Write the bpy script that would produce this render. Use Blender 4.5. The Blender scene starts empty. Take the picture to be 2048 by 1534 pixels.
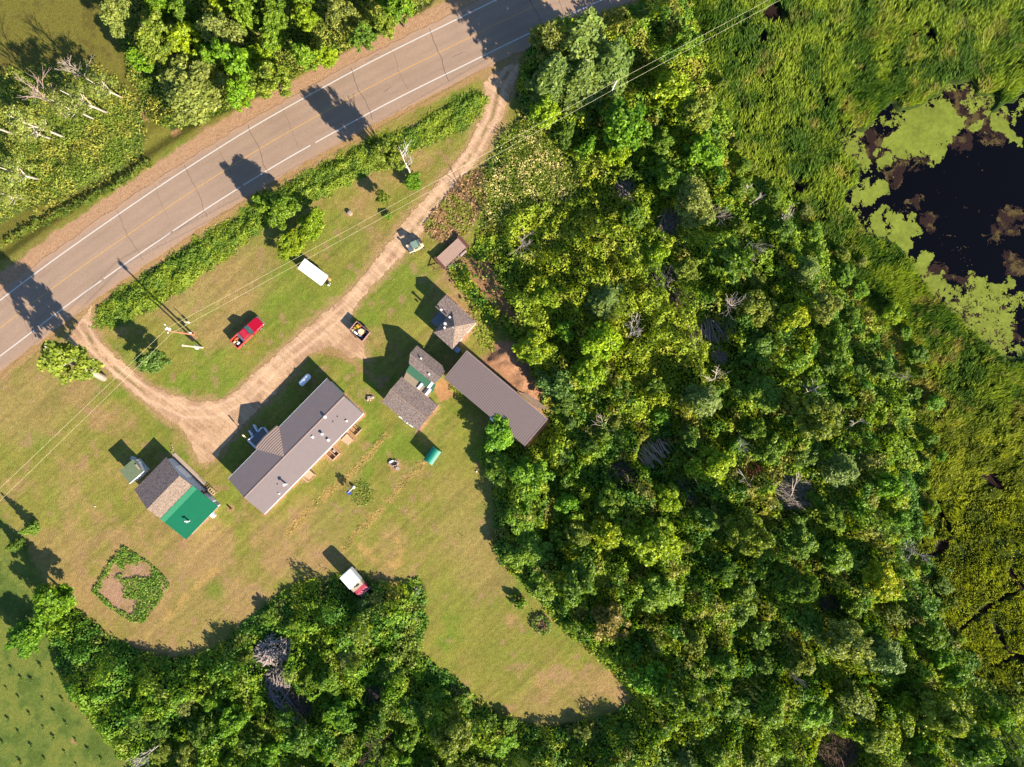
import bpy, math, random
import numpy as np
from mathutils import Vector, Matrix

# ---------------------------------------------------------------- camera, sky, sun, exposure
H = 117.0            # camera height above the ground, metres
S = 12.0             # photograph pixels per metre at ground level (2048 px wide frame)
SUN_EL = math.radians(27.5)
SHADOW_DIR = math.radians(180 - 44.0)      # direction shadows fall, from +X counter-clockwise
sc = bpy.context.scene
COL = sc.collection
cam = bpy.data.cameras.new("camera"); camo = bpy.data.objects.new("camera", cam); COL.objects.link(camo)
cam.sensor_width = 36.0; cam.lens = 36.0 * H / (2048 / S); cam.clip_end = 3000; cam.clip_start = 0.5
camo.location = (0, 0, H); camo.rotation_euler = (0, 0, 0)
sc.camera = camo
sc.view_settings.view_transform = 'Standard'; sc.view_settings.look = 'None'
sc.view_settings.exposure = 1.6; sc.view_settings.gamma = 1.0
w = bpy.data.worlds.new("World"); sc.world = w; w.use_nodes = True
nt = w.node_tree; bg = nt.nodes['Background']
sky = nt.nodes.new('ShaderNodeTexSky'); sky.sky_type = 'NISHITA'; sky.sun_disc = False
sky.sun_elevation = SUN_EL; sky.ozone_density = 5.0; sky.dust_density = 0.3
sun_az = SHADOW_DIR + math.pi                 # azimuth of the sun, ccw from +X
sky.sun_rotation = math.radians(90) - sun_az  # sky rotation is clockwise from +Y
nt.links.new(sky.outputs[0], bg.inputs[0]); bg.inputs[1].default_value = 0.075
sl = bpy.data.lights.new("sun", 'SUN'); sl.energy = 4.6; sl.angle = math.radians(0.55); sl.color = (1.0, 0.89, 0.74)
slo = bpy.data.objects.new("sun", sl); COL.objects.link(slo)
sd = Vector((math.cos(sun_az) * math.cos(SUN_EL), math.sin(sun_az) * math.cos(SUN_EL), math.sin(SUN_EL)))
slo.rotation_euler = sd.to_track_quat('Z', 'Y').to_euler(); slo.location = sd * 150

rnd = random.Random(7)
NR = np.random.default_rng(11)

# ---------------------------------------------------------------- helpers
def G(px, py, z=0.0):
    k = (H - z) / H / S
    return ((px - 1024) * k, (767 - py) * k)
def G3(px, py, z=0.0):
    a = G(px, py, z); return Vector((a[0], a[1], z))
def lin(c):
    c = c / 255.0
    return c / 12.92 if c <= 0.04045 else ((c + 0.055) / 1.055) ** 2.4
def C(r, g, b, k=1.5):
    k *= 1.34
    return (lin(r) / k, lin(g) / k, lin(b) / k)

def mat(name, col=(0.5, 0.5, 0.5), rough=0.7, metal=0.0, var=0.12, scale=3.0, bump=0.0, spec=0.4, bscale=None, col2=None, stretch=None, detail=6):
    m = bpy.data.materials.new(name); m.use_nodes = True
    n = m.node_tree; b = n.nodes['Principled BSDF']
    b.inputs['Roughness'].default_value = rough; b.inputs['Metallic'].default_value = metal
    b.inputs['Specular IOR Level'].default_value = spec
    tc = n.nodes.new('ShaderNodeTexCoord'); src = tc.outputs['Object']
    if stretch:
        mp = n.nodes.new('ShaderNodeMapping'); mp.inputs['Scale'].default_value = stretch
        n.links.new(src, mp.inputs[0]); src = mp.outputs[0]
    no = n.nodes.new('ShaderNodeTexNoise'); no.inputs['Scale'].default_value = scale; no.inputs['Detail'].default_value = detail
    no.inputs['Roughness'].default_value = 0.65
    n.links.new(src, no.inputs['Vector'])
    r = n.nodes.new('ShaderNodeValToRGB')
    c2 = col2 if col2 else tuple(min(1, x * (1 + var)) for x in col)
    c1 = tuple(x * (1 - var) for x in col) if not col2 else col
    r.color_ramp.elements[0].position = 0.32; r.color_ramp.elements[1].position = 0.68
    r.color_ramp.elements[0].color = (*c1, 1); r.color_ramp.elements[1].color = (*c2, 1)
    n.links.new(no.outputs[0], r.inputs[0]); n.links.new(r.outputs[0], b.inputs['Base Color'])
    if bump > 0:
        nb = n.nodes.new('ShaderNodeTexNoise'); nb.inputs['Scale'].default_value = bscale or scale * 4; nb.inputs['Detail'].default_value = 4
        n.links.new(src, nb.inputs['Vector'])
        bp = n.nodes.new('ShaderNodeBump'); bp.inputs['Strength'].default_value = bump; bp.inputs['Distance'].default_value = 0.05
        n.links.new(nb.outputs[0], bp.inputs['Height']); n.links.new(bp.outputs[0], b.inputs['Normal'])
    return m

def attr_mat(name, rough=0.9, scale=3.0, amt=0.35, bump=0.5, scale2=14.0, streak=None, spec=0.1):
    """albedo from the mesh's own 'col' attribute, broken up by fine procedural noise and bump"""
    m = bpy.data.materials.new(name); m.use_nodes = True
    n = m.node_tree; L = n.links; b = n.nodes['Principled BSDF']
    b.inputs['Roughness'].default_value = rough; b.inputs['Specular IOR Level'].default_value = spec
    at = n.nodes.new('ShaderNodeAttribute'); at.attribute_name = 'col'
    tc = n.nodes.new('ShaderNodeTexCoord')
    src = tc.outputs['Object']
    n1 = n.nodes.new('ShaderNodeTexNoise'); n1.inputs['Scale'].default_value = scale; n1.inputs['Detail'].default_value = 8; n1.inputs['Roughness'].default_value = 0.75
    n2 = n.nodes.new('ShaderNodeTexNoise'); n2.inputs['Scale'].default_value = scale2; n2.inputs['Detail'].default_value = 3
    L.new(src, n1.inputs['Vector'])
    if streak:
        mp = n.nodes.new('ShaderNodeMapping'); mp.inputs['Rotation'].default_value = (0, 0, streak[0]); mp.inputs['Scale'].default_value = (1, streak[1], 1)
        L.new(src, mp.inputs[0]); L.new(mp.outputs[0], n2.inputs['Vector'])
    else:
        L.new(src, n2.inputs['Vector'])
    ad = n.nodes.new('ShaderNodeMath'); ad.operation = 'ADD'; L.new(n1.outputs[0], ad.inputs[0]); L.new(n2.outputs[0], ad.inputs[1])
    mr = n.nodes.new('ShaderNodeMapRange'); mr.inputs['From Min'].default_value = 0.7; mr.inputs['From Max'].default_value = 1.3
    mr.inputs['To Min'].default_value = 1 - amt; mr.inputs['To Max'].default_value = 1 + amt
    L.new(ad.outputs[0], mr.inputs[0])
    mx = n.nodes.new('ShaderNodeVectorMath'); mx.operation = 'SCALE'
    L.new(at.outputs['Color'], mx.inputs[0]); L.new(mr.outputs[0], mx.inputs['Scale'])
    L.new(mx.outputs[0], b.inputs['Base Color'])
    bp = n.nodes.new('ShaderNodeBump'); bp.inputs['Strength'].default_value = bump; bp.inputs['Distance'].default_value = 0.12
    L.new(ad.outputs[0], bp.inputs['Height']); L.new(bp.outputs[0], b.inputs['Normal'])
    return m

def leaf_mat(name, trans=0.35, hue=0.03, val=0.25, rough=0.55, spec=0.35):
    m = bpy.data.materials.new(name); m.use_nodes = True
    n = m.node_tree; L = n.links; b = n.nodes['Principled BSDF']; out = n.nodes['Material Output']
    b.inputs['Roughness'].default_value = rough; b.inputs['Specular IOR Level'].default_value = spec
    at = n.nodes.new('ShaderNodeAttribute'); at.attribute_name = 'col'
    oi = n.nodes.new('ShaderNodeObjectInfo')
    hs = n.nodes.new('ShaderNodeHueSaturation')
    m1 = n.nodes.new('ShaderNodeMapRange'); m1.inputs['To Min'].default_value = 0.5 - hue; m1.inputs['To Max'].default_value = 0.5 + hue
    wn = n.nodes.new('ShaderNodeTexWhiteNoise'); wn.noise_dimensions = '1D'
    m2 = n.nodes.new('ShaderNodeMapRange'); m2.inputs['To Min'].default_value = 1 - val; m2.inputs['To Max'].default_value = 1 + val
    L.new(oi.outputs['Random'], m1.inputs[0]); L.new(oi.outputs['Random'], wn.inputs['W']); L.new(wn.outputs[0], m2.inputs[0])
    L.new(m1.outputs[0], hs.inputs['Hue']); L.new(m2.outputs[0], hs.inputs['Value']); L.new(at.outputs['Color'], hs.inputs['Color'])
    L.new(hs.outputs[0], b.inputs['Base Color'])
    tr = n.nodes.new('ShaderNodeBsdfTranslucent')
    tm = n.nodes.new('ShaderNodeMix'); tm.data_type = 'RGBA'; tm.blend_type = 'MULTIPLY'; tm.inputs[0].default_value = 1.0
    tm.inputs[7].default_value = (1.25, 1.25, 0.45, 1); L.new(hs.outputs[0], tm.inputs[6])
    L.new(tm.outputs[2], tr.inputs[0])
    ms = n.nodes.new('ShaderNodeMixShader'); ms.inputs[0].default_value = trans
    L.new(b.outputs[0], ms.inputs[1]); L.new(tr.outputs[0], ms.inputs[2]); L.new(ms.outputs[0], out.inputs[0])
    return m

def tag(o, label=None, cat=None, group=None, kind=None):
    if label: o['label'] = label
    if cat: o['category'] = cat
    if group: o['group'] = group
    if kind: o['kind'] = kind
    return o
def thing(name, label, cat, loc=(0, 0, 0), rot=0.0, group=None):
    o = bpy.data.objects.new(name, None); COL.objects.link(o); o.empty_display_size = 0.3
    o.location = loc if len(loc) == 3 else (loc[0], loc[1], 0); o.rotation_euler = (0, 0, rot)
    return tag(o, label, cat, group)
def copy_tree(o, parent=None):
    c = o.copy(); COL.objects.link(c)
    if parent is not None: c.parent = parent
    for ch in list(o.children): copy_tree(ch, c)
    return c

class MB:
    """collects simple solids and links them as ONE mesh object"""
    def __init__(self): self.v = []; self.f = []
    def add(self, vs, fs):
        b = len(self.v); self.v += [tuple(x) for x in vs]; self.f += [tuple(b + i for i in q) for q in fs]; return self
    def box(self, cx, cy, z0, sx, sy, sz, rot=0.0, tilt=None):
        c, s = math.cos(rot), math.sin(rot); vs = []
        for dz in (0, sz):
            for dx, dy in ((-sx / 2, -sy / 2), (sx / 2, -sy / 2), (sx / 2, sy / 2), (-sx / 2, sy / 2)):
                vs.append((cx + dx * c - dy * s, cy + dx * s + dy * c, z0 + dz + (tilt[0] * dx + tilt[1] * dy if tilt else 0)))
        return self.add(vs, [(3, 2, 1, 0), (4, 5, 6, 7), (0, 1, 5, 4), (1, 2, 6, 5), (2, 3, 7, 6), (3, 0, 4, 7)])
    def tube(self, pts, rad, n=6, cap=True):
        pts = [Vector(p) for p in pts]
        if not hasattr(rad, '__len__'): rad = [rad] * len(pts)
        vs = []; fs = []
        for i, p in enumerate(pts):
            d = (pts[min(i + 1, len(pts) - 1)] - pts[max(i - 1, 0)])
            if d.length < 1e-6: d = Vector((0, 0, 1))
            d.normalize(); a = Vector((0, 0, 1)) if abs(d.z) < 0.9 else Vector((1, 0, 0))
            u = d.cross(a).normalized(); q = d.cross(u)
            for k in range(n):
                t = 2 * math.pi * k / n
                vs.append(p + (u * math.cos(t) + q * math.sin(t)) * rad[i])
        for i in range(len(pts) - 1):
            for k in range(n):
                fs.append((i * n + k, i * n + (k + 1) % n, (i + 1) * n + (k + 1) % n, (i + 1) * n + k))
        if cap: fs.append(tuple(range(n))[::-1]); fs.append(tuple((len(pts) - 1) * n + k for k in range(n)))
        return self.add(vs, fs)
    def cyl(self, cx, cy, z0, r, h, n=16, r2=None):
        return self.tube([(cx, cy, z0), (cx, cy, z0 + h)], [r, r if r2 is None else r2], n)
    def slab(self, poly, t):
        """poly: 3-D points of the top face, thickened straight down by t"""
        n = len(poly); top = [Vector(p) for p in poly]; bot = [p - Vector((0, 0, t)) for p in top]
        return self.add(top + bot, [tuple(range(n)), tuple(range(2 * n - 1, n - 1, -1))] + [(i, i + n, (i + 1) % n + n, (i + 1) % n) for i in range(n)])
    def prism(self, poly, z0, z1):
        n = len(poly); return self.add([(p[0], p[1], z0) for p in poly] + [(p[0], p[1], z1) for p in poly],
            [tuple(range(n))[::-1], tuple(range(n, 2 * n))] + [(i, (i + 1) % n, (i + 1) % n + n, i + n) for i in range(n)])
    def loft(self, secs):
        n = len(secs[0]); vs = [p for s in secs for p in s]; fs = []
        for i in range(len(secs) - 1):
            for k in range(n):
                fs.append((i * n + k, i * n + (k + 1) % n, (i + 1) * n + (k + 1) % n, (i + 1) * n + k))
        fs.append(tuple(range(n))[::-1]); fs.append(tuple((len(secs) - 1) * n + k for k in range(n)))
        return self.add(vs, fs)
    def ball(self, cx, cy, cz, rx, ry, rz, n=12, m=7):
        vs = []; fs = []
        for i in range(m + 1):
            a = math.pi * i / m
            for k in range(n):
                t = 2 * math.pi * k / n
                vs.append((cx + rx * math.sin(a) * math.cos(t), cy + ry * math.sin(a) * math.sin(t), cz + rz * math.cos(a)))
        for i in range(m):
            for k in range(n): fs.append((i * n + k, (i + 1) * n + k, (i + 1) * n + (k + 1) % n, i * n + (k + 1) % n))
        return self.add(vs, fs)
    def build(self, name, m, parent=None, smooth=False, bevel=0.0):
        me = bpy.data.meshes.new(name); me.from_pydata(self.v, [], self.f); me.validate(clean_customdata=False)
        me.materials.append(m)
        if smooth: me.polygons.foreach_set('use_smooth', [True] * len(me.polygons))
        o = bpy.data.objects.new(name, me); COL.objects.link(o)
        if parent is not None: o.parent = parent
        if bevel > 0:
            bv = o.modifiers.new('bevel', 'BEVEL'); bv.width = bevel; bv.segments = 2; bv.limit_method = 'ANGLE'
        return o
def sec(x, hw, z0, z1, r=0.12):
    """rounded rectangle cross-section at x (y across, z up)"""
    p = []
    for sx, sz, a0 in ((1, 0, -90), (1, 1, 0), (-1, 1, 90), (-1, 0, 180)):
        for a in (0, 45, 90):
            t = math.radians(a0 + a)
            p.append((x, (hw - r) * sx + r * math.cos(t), (z0 + r if sz == 0 else z1 - r) + r * math.sin(t)))
    return p

# ---------------------------------------------------------------- numpy noise, masks, big meshes
_T = np.random.default_rng(3).random((8, 256, 256)).astype(np.float32)
def vn(x, y, sc_, seed=0):
    x = np.asarray(x) / sc_ + 1000.5 + seed * 37.7; y = np.asarray(y) / sc_ + 1000.5 + seed * 11.3
    xi = np.floor(x).astype(int); yi = np.floor(y).astype(int); fx = x - xi; fy = y - yi
    fx = fx * fx * (3 - 2 * fx); fy = fy * fy * (3 - 2 * fy); T = _T[seed % 8]
    a = T[xi & 255, yi & 255]; b = T[(xi + 1) & 255, yi & 255]; c = T[xi & 255, (yi + 1) & 255]; d = T[(xi + 1) & 255, (yi + 1) & 255]
    return (a * (1 - fx) + b * fx) * (1 - fy) + (c * (1 - fx) + d * fx) * fy
def fbm(x, y, sc_, seed=0, o=4, g=0.55):
    r = 0; a = 1; t = 0
    for i in range(o): r = r + a * vn(x, y, sc_ / (2.03 ** i), seed + i); t += a; a *= g
    return r / t
def sst(x, a, b):
    t = np.clip((x - a) / (b - a), 0, 1); return t * t * (3 - 2 * t)
def seg_d(px, py, pts, closed):
    """distance (px) to a polyline, and signed side of the nearest segment"""
    best = np.full(px.shape, 1e9); side = np.zeros(px.shape); n = len(pts)
    for i in range(n if closed else n - 1):
        ax, ay = pts[i]; bx, by = pts[(i + 1) % n]; dx, dy = bx - ax, by - ay
        t = np.clip(((px - ax) * dx + (py - ay) * dy) / (dx * dx + dy * dy + 1e-9), 0, 1)
        ex = px - ax - t * dx; ey = py - ay - t * dy; d = np.hypot(ex, ey)
        s = np.sign(dx * (py - ay) - dy * (px - ax)); u = d < best - 1e-6
        best = np.where(u, d, best); side = np.where(u, s, side)
    return best, side
def inside(px, py, pts):
    r = np.zeros(px.shape, bool); n = len(pts)
    for i in range(n):
        ax, ay = pts[i]; bx, by = pts[(i + 1) % n]
        if ay == by: continue
        c = ((ay > py) != (by > py)) & (px < (bx - ax) * (py - ay) / (by - ay) + ax); r ^= c
    return r
def sdp(px, py, pts):
    """signed distance in photo pixels, positive inside"""
    d, _ = seg_d(px, py, pts, True); return np.where(inside(px, py, pts), d, -d)

def np_mesh(name, co, faces, m, col=None, parent=None, smooth=False):
    me = bpy.data.meshes.new(name); nv = len(co); nf, k = faces.shape
    me.vertices.add(nv); me.vertices.foreach_set('co', np.ascontiguousarray(co, np.float32).ravel())
    me.loops.add(nf * k); me.loops.foreach_set('vertex_index', np.ascontiguousarray(faces, np.int32).ravel())
    me.polygons.add(nf); me.polygons.foreach_set('loop_start', np.arange(0, nf * k, k, dtype=np.int32))
    me.polygons.foreach_set('loop_total', np.full(nf, k, np.int32))
    if smooth: me.polygons.foreach_set('use_smooth', np.ones(nf, bool))
    me.update(calc_edges=True)
    if col is not None:
        a = me.color_attributes.new('col', 'FLOAT_COLOR', 'POINT')
        c4 = np.ones((nv, 4), np.float32); c4[:, :3] = np.clip(col, 0.0, 0.9); a.data.foreach_set('color', c4.ravel())
    me.materials.append(m); o = bpy.data.objects.new(name, me); COL.objects.link(o)
    if parent is not None: o.parent = parent
    return o
def cards(cen, nor, size, col, asp=1.6, rng=NR, fold=0.18):
    """leaf-shaped cards: returns co, faces, col"""
    n = len(cen); nor = nor / (np.linalg.norm(nor, axis=1, keepdims=True) + 1e-9)
    r = rng.normal(size=(n, 3)); u = np.cross(nor, r); u /= (np.linalg.norm(u, axis=1, keepdims=True) + 1e-9); v = np.cross(nor, u)
    s = size[:, None]; a = u * s * asp * 0.5; b = v * s * 0.5
    co = np.stack([cen - a, cen + b + nor * s * fold - a * 0.1, cen + a, cen - b + nor * s * fold * 0.3 - a * 0.1], 1).reshape(-1, 3)
    f = np.arange(n * 4).reshape(n, 4)
    return co, f, np.repeat(col, 4, axis=0)
# ================================================================ THE SETTING
ROAD = [(-900, 1330), (-600, 1106), (-300, 882), (-160, 776), (0, 656), (80, 595), (159, 537), (275, 456), (388, 380), (520, 297), (625, 237), (735, 177), (825, 131), (917, 86), (1000, 45), (1078, 8), (1300, -95), (1700, -290), (2100, -500)]
DRIVE = [(120, 700), (150, 655), (182, 612), (183, 640), (200, 680), (240, 720), (268, 745), (300, 770), (350, 790), (400, 803), (440, 800), (475, 780), (510, 745), (560, 700), (620, 650), (680, 600), (720, 560), (760, 510), (800, 455), (840, 405), (890, 350), (930, 300), (957, 245), (972, 200), (968, 165), (985, 145), (1040, 120), (1060, 110), (1040, 140), (1018, 190), (1002, 240), (972, 300), (925, 362), (875, 422), (835, 480), (795, 522), (750, 565), (712, 608), (700, 640), (722, 665), (735, 720), (700, 712), (660, 692), (612, 712), (590, 740), (552, 785), (515, 820), (485, 850), (450, 890), (425, 925), (398, 925), (385, 895), (368, 860), (330, 835), (262, 782), (190, 715), (170, 700)]
TRACKS = [[(165, 650), (190, 695), (235, 742), (300, 792), (370, 825), (430, 825), (490, 795), (560, 725), (640, 662), (700, 610), (770, 530), (830, 455), (885, 385), (945, 305), (985, 235), (1000, 170), (1030, 125)]]
WOODS_E = [(1040, 130), (1075, 60), (1110, 40), (1200, 28), (1290, 0), (1330, -60), (1400, 60), (1425, 180), (1460, 290), (1530, 370), (1610, 440), (1680, 560), (1740, 660), (1790, 740), (1830, 850), (1845, 950), (1830, 1060), (1870, 1180), (1900, 1290), (1960, 1380), (2040, 1390), (2200, 1700), (60, 1700), (262, 1534), (225, 1490), (180, 1440), (140, 1390), (118, 1340), (105, 1285), (70, 1235), (72, 1190), (105, 1172), (130, 1195), (180, 1240), (230, 1278), (290, 1305), (350, 1312), (400, 1308), (440, 1290), (475, 1255), (510, 1230), (545, 1200), (590, 1170), (640, 1158), (690, 1148), (745, 1160), (790, 1170), (835, 1155), (852, 1180), (850, 1260), (842, 1300), (880, 1340), (930, 1370), (960, 1400), (1000, 1430), (1050, 1448), (1120, 1450), (1180, 1440), (1240, 1420), (1265, 1395), (1230, 1350), (1190, 1310), (1150, 1280), (1110, 1240), (1080, 1200), (1040, 1160), (1010, 1130), (985, 1100), (990, 1030), (985, 960), (960, 910), (975, 860), (1000, 850), (1050, 895), (1100, 848), (1075, 790), (1060, 730), (1020, 670), (985, 640), (950, 600), (912, 570), (935, 525), (950, 480), (985, 400), (975, 345), (1005, 290), (1045, 235), (1035, 190)]
WOODS_N = [(205, -80), (212, 0), (225, 60), (250, 110), (262, 160), (282, 205), (300, 245), (345, 262), (400, 248), (460, 222), (520, 192), (600, 150), (700, 98), (800, 45), (860, 12), (920, -60)]
WOODS_NW = [(-200, 140), (0, 150), (100, 140), (170, 128), (235, 160), (270, 195), (292, 260), (285, 305), (235, 345), (180, 370), (110, 400), (60, 420), (0, 450), (-200, 520)]
HEDGE_A = [(190, 650), (196, 612), (240, 585), (310, 535), (400, 475), (480, 430), (520, 400), (600, 355), (680, 315), (735, 282), (800, 262), (800, 300), (735, 345), (660, 385), (590, 420), (530, 455), (460, 505), (390, 560), (320, 610), (270, 635), (225, 655)]
HEDGE_B = [(790, 275), (850, 240), (905, 205), (960, 180), (973, 195), (962, 225), (930, 250), (880, 275), (830, 300), (790, 310)]
FLOWERS = [(985, 330), (1010, 285), (1045, 245), (1080, 270), (1150, 330), (1165, 390), (1120, 400), (1050, 420), (1000, 440), (955, 440), (975, 385)]
DRYGRASS = [(970, 335), (982, 375), (955, 430), (935, 470), (900, 490), (860, 475), (848, 450), (880, 405), (925, 355)]
DIRT = [(985, 690), (1030, 680), (1060, 735), (1085, 790), (1090, 840), (1060, 810), (1010, 765), (965, 725)]
DIRT2 = [(935, 520), (975, 520), (990, 545), (1005, 590), (1040, 640), (1010, 640), (970, 600), (940, 560)]
DIRT3 = [(866, 773), (886, 757), (905, 775), (915, 790), (895, 800), (880, 805)]
GARDEN = [(247, 1092), (300, 1125), (342, 1165), (318, 1205), (288, 1245), (262, 1242), (215, 1212), (186, 1182), (215, 1135)]
POND = [(1687, 400), (1726, 465), (1770, 485), (1801, 500), (1824, 536), (1856, 589), (1895, 621), (1954, 670), (1987, 706), (2019, 725), (2060, 715), (2400, 700), (2400, 100), (2060, 150), (2048, 187), (2019, 209), (1990, 217), (1995, 185), (1955, 187), (1950, 160), (1896, 163), (1872, 193), (1850, 205), (1802, 219), (1784, 203), (1727, 257), (1690, 281), (1700, 310), (1725, 332), (1714, 375)]
FIELD_SW = [(-400, 900), (0, 1020), (40, 1060), (75, 1130), (105, 1200), (120, 1330), (150, 1400), (262, 1534), (200, 1800), (-400, 1800)]
FIELD_NW = [(-400, -400), (230, -400), (225, 60), (265, 190), (170, 130), (0, 160), (-400, 150)]
WINDROWS = [[(580, 1062), (640, 1000), (700, 950), (745, 905), (770, 870)], [(690, 1095), (760, 1020), (800, 975), (850, 920)], [(720, 1095), (760, 1120), (800, 1138)], [(795, 1080), (800, 1140)], [(330, 1240), (380, 1180), (430, 1140)]]
CREEKS = [[(1845, 985), (1870, 1010), (1895, 1040), (1900, 1075), (1880, 1105), (1840, 1120)], [(1925, 1255), (1960, 1225), (2000, 1200), (2060, 1170)], [(1990, 1250), (2015, 1300), (2048, 1320)], [(1985, 960), (2010, 985)], [(2020, 1140), (2060, 1190)], [(1985, 1330), (2048, 1310)], [(1950, 1350), (2040, 1420)], [(1560, 20), (1540, 60)], [(1850, 55), (1870, 85)], [(1640, 190), (1650, 215)], [(1560, 385), (1610, 375)]]
PITS = [(1985, 965, 22), (1870, 1005, 10), (1885, 1090, 16), (1545, 30, 26), (1525, 75, 14), (1860, 70, 16), (1735, 115, 6), (1758, 128, 8), (1655, 205, 10), (1470, 110, 8), (1590, 380, 18), (1700, 290, 30)]

_d, _s = None, None
def road_dist(px, py):
    d, s = seg_d(px, py, ROAD, False); return d * s          # positive = south-east side
def jit(px, py, amp, sc_=14.0, seed=0):
    return amp * (fbm(px, py, sc_, seed, 3) - 0.5) * 2

# ---- albedo of the ground, as large soft patches (fine texture comes from the shader)
x = np.concatenate([[-1500, -700, -350, -180, -120], np.arange(-90, 90.01, 0.25), [120, 180, 350, 700, 1500]])
y = np.concatenate([[-1500, -700, -350, -180, -110], np.arange(-70, 70.01, 0.25), [110, 180, 350, 700, 1500]])
X, Y = np.meshgrid(x, y); nx, ny = len(x), len(y)
PX = X * S + 1024; PY = 767 - Y * S
def mixc(base, c, m): return base * (1 - m[..., None]) + np.array(c) * m[..., None]
lawn_b = C(158, 152, 70); lawn_dry = C(190, 156, 102); lawn_lush = C(134, 152, 54)
n1 = fbm(PX, PY, 260, 1, 4); n2 = fbm(PX, PY, 60, 2, 4); n3 = fbm(PX, PY, 16, 4, 3)
col = np.zeros(X.shape + (3,)) + np.array(lawn_b)
dry = sst(n1 * 0.5 + n2 * 0.35 + n3 * 0.15, 0.50, 0.66); lush = sst(1 - (n1 * 0.4 + n2 * 0.4 + n3 * 0.2), 0.5, 0.66)
for (a, b, r, k) in [(420, 570, 110, .8), (500, 520, 70, .6), (60, 800, 110, .6), (150, 785, 45, .9), (430, 655, 45, .8), (640, 1060, 80, .5), (640, 1110, 40, 1), (350, 1200, 150, .55), (300, 1290, 90, .8), (960, 1080, 90, .6), (930, 1010, 70, .4), (740, 680, 30, .6), (390, 870, 40, .6), (130, 1130, 90, .6), (160, 1090, 45, .7), (1090, 1420, 70, .5), (970, 1150, 60, .6), (540, 780, 30, .5), (690, 940, 50, .4), (620, 1120, 30, .8), (1020, 1240, 16, 1), (770, 1170, 40, .6), (850, 830, 60, .35), (40, 560, 30, .3), (50, 440, 60, .6)]:
    dry = np.maximum(dry, k * sst(r * 1.25 - np.hypot(PX - a, PY - b) + jit(PX, PY, r * .6, r * .6, 3), 0, r * .8))
for (a, b, r, k) in [(560, 620, 60, .6), (650, 590, 60, .6), (800, 570, 70, .9), (740, 610, 40, .7), (440, 765, 50, .9), (560, 560, 40, .6), (470, 905, 40, .6), (740, 790, 40, .9), (720, 740, 30, .5), (700, 470, 60, .5), (660, 1040, 60, .4), (900, 1060, 60, .3), (430, 1180, 30, 1), (460, 1000, 40, .6), (870, 1350, 60, .4), (930, 1190, 80, .3), (300, 850, 60, .3), (1010, 1320, 60, .3), (930, 830, 40, .5), (120, 1000, 50, .4)]:
    lush = np.maximum(lush, k * sst(r * 1.25 - np.hypot(PX - a, PY - b) + jit(PX, PY, r * .7, r * .6, 5), 0, r * .9))
    dry = dry * (1 - 0.8 * k * sst(r * 1.1 - np.hypot(PX - a, PY - b), 0, r))
col = mixc(col, lawn_lush, lush * .95); col = mixc(col, lawn_dry, dry * .9)
# mowing lanes and small bare blotches
st = fbm((PX - PY * 0.9) * .10, (PX * .9 + PY) * 1.0, 11, 6, 3); st2 = fbm(PX, PY, 7, 2, 3); col *= (1 + .24 * (st - .5) * 2 + .3 * (st2 - .5))[..., None]
bare = sst(fbm(PX, PY, 22, 7, 3), .68, .76); col = mixc(col, C(190, 150, 112), bare * .55)
for wr in WINDROWS:
    d, _ = seg_d(PX, PY, wr, False)
    col = mixc(col, C(206, 170, 100), sst(11 - d + jit(PX, PY, 9, 9, 2), 0, 8) * .85 * sst(n3, .3, .5))
# fields
f = sst(sdp(PX, PY, FIELD_SW) + jit(PX, PY, 14, 30, 1), -8, 18); col = mixc(col, C(118, 136, 60), f); col = mixc(col, C(144, 148, 66), f * sst(n2 * .6 + n3 * .4, .46, .62) * .7); col = mixc(col, C(90, 112, 44), f * sst(1 - n2 * .5 - n3 * .5, .5, .62) * .6);  # noise mottling; its darker patches also put shadow into the grass colour
f2 = sst(sdp(PX, PY, FIELD_NW) + jit(PX, PY, 20, 30, 1), 0, 20); col = mixc(col, C(134, 128, 56), f2)
col = mixc(col, C(108, 98, 50), f2 * sst(n3, .5, .7) * .6)
# road verges
rd = road_dist(PX, PY)
nb = (rd < -84); vg = sst(rd + jit(PX, PY, 6, 22, 3), -98, -88) * sst(110 + rd, 0, 20)
north = sst(-rd, 86, 110) * (1 - f2) * (PY < 520)
col = mixc(col, C(126, 122, 52), north); 
shoulder = sst(91 + rd + jit(PX, PY, 7, 16, 1), 0, 7) * (rd < 20); col = mixc(col, C(206, 164, 126), shoulder)
sh2 = (rd > 0) * sst(87 - rd + jit(PX, PY, 9, 14, 2), 0, 9); col = mixc(col, C(196, 156, 106), sh2 * .9)
# driveway margins, dirt, garden
dd = sdp(PX, PY, DRIVE); col = mixc(col, C(196, 160, 112), sst(dd + jit(PX, PY, 12, 14, 3), -16, -1) * .8)
for P, c_, a_ in ((DIRT, (206, 154, 116), 12), (DIRT2, (186, 140, 100), 14), (DIRT3, (206, 154, 104), 5), (DRYGRASS, (178, 142, 108), 8)):
    col = mixc(col, C(*c_), sst(sdp(PX, PY, P) + jit(PX, PY, a_, 14, 3), -4, 5))
for (a, b, r) in [(790, 930, 14), (665, 905, 18), (700, 868, 18), (618, 950, 14), (1040, 1203, 15), (1083, 1248, 22), (385, 672, 10), (462, 1017, 7), (738, 795, 10), (700, 427, 6), (145, 1480, 5), (390, 960, 10), (150, 1485, 4), (290, 230, 12), (350, 262, 10)]:
    col = mixc(col, C(205, 158, 112), sst(r - np.hypot(PX - a, PY - b) + jit(PX, PY, 5, 6, 3), -2, 3) * .85)
# track worn by the driveway turn-off beside the house
d, _ = seg_d(PX, PY, [(640, 700), (690, 715), (735, 745), (760, 770)], False); col = mixc(col, C(196, 150, 108), sst(9 - d + jit(PX, PY, 8, 8, 3), 0, 6) * .6)
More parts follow.
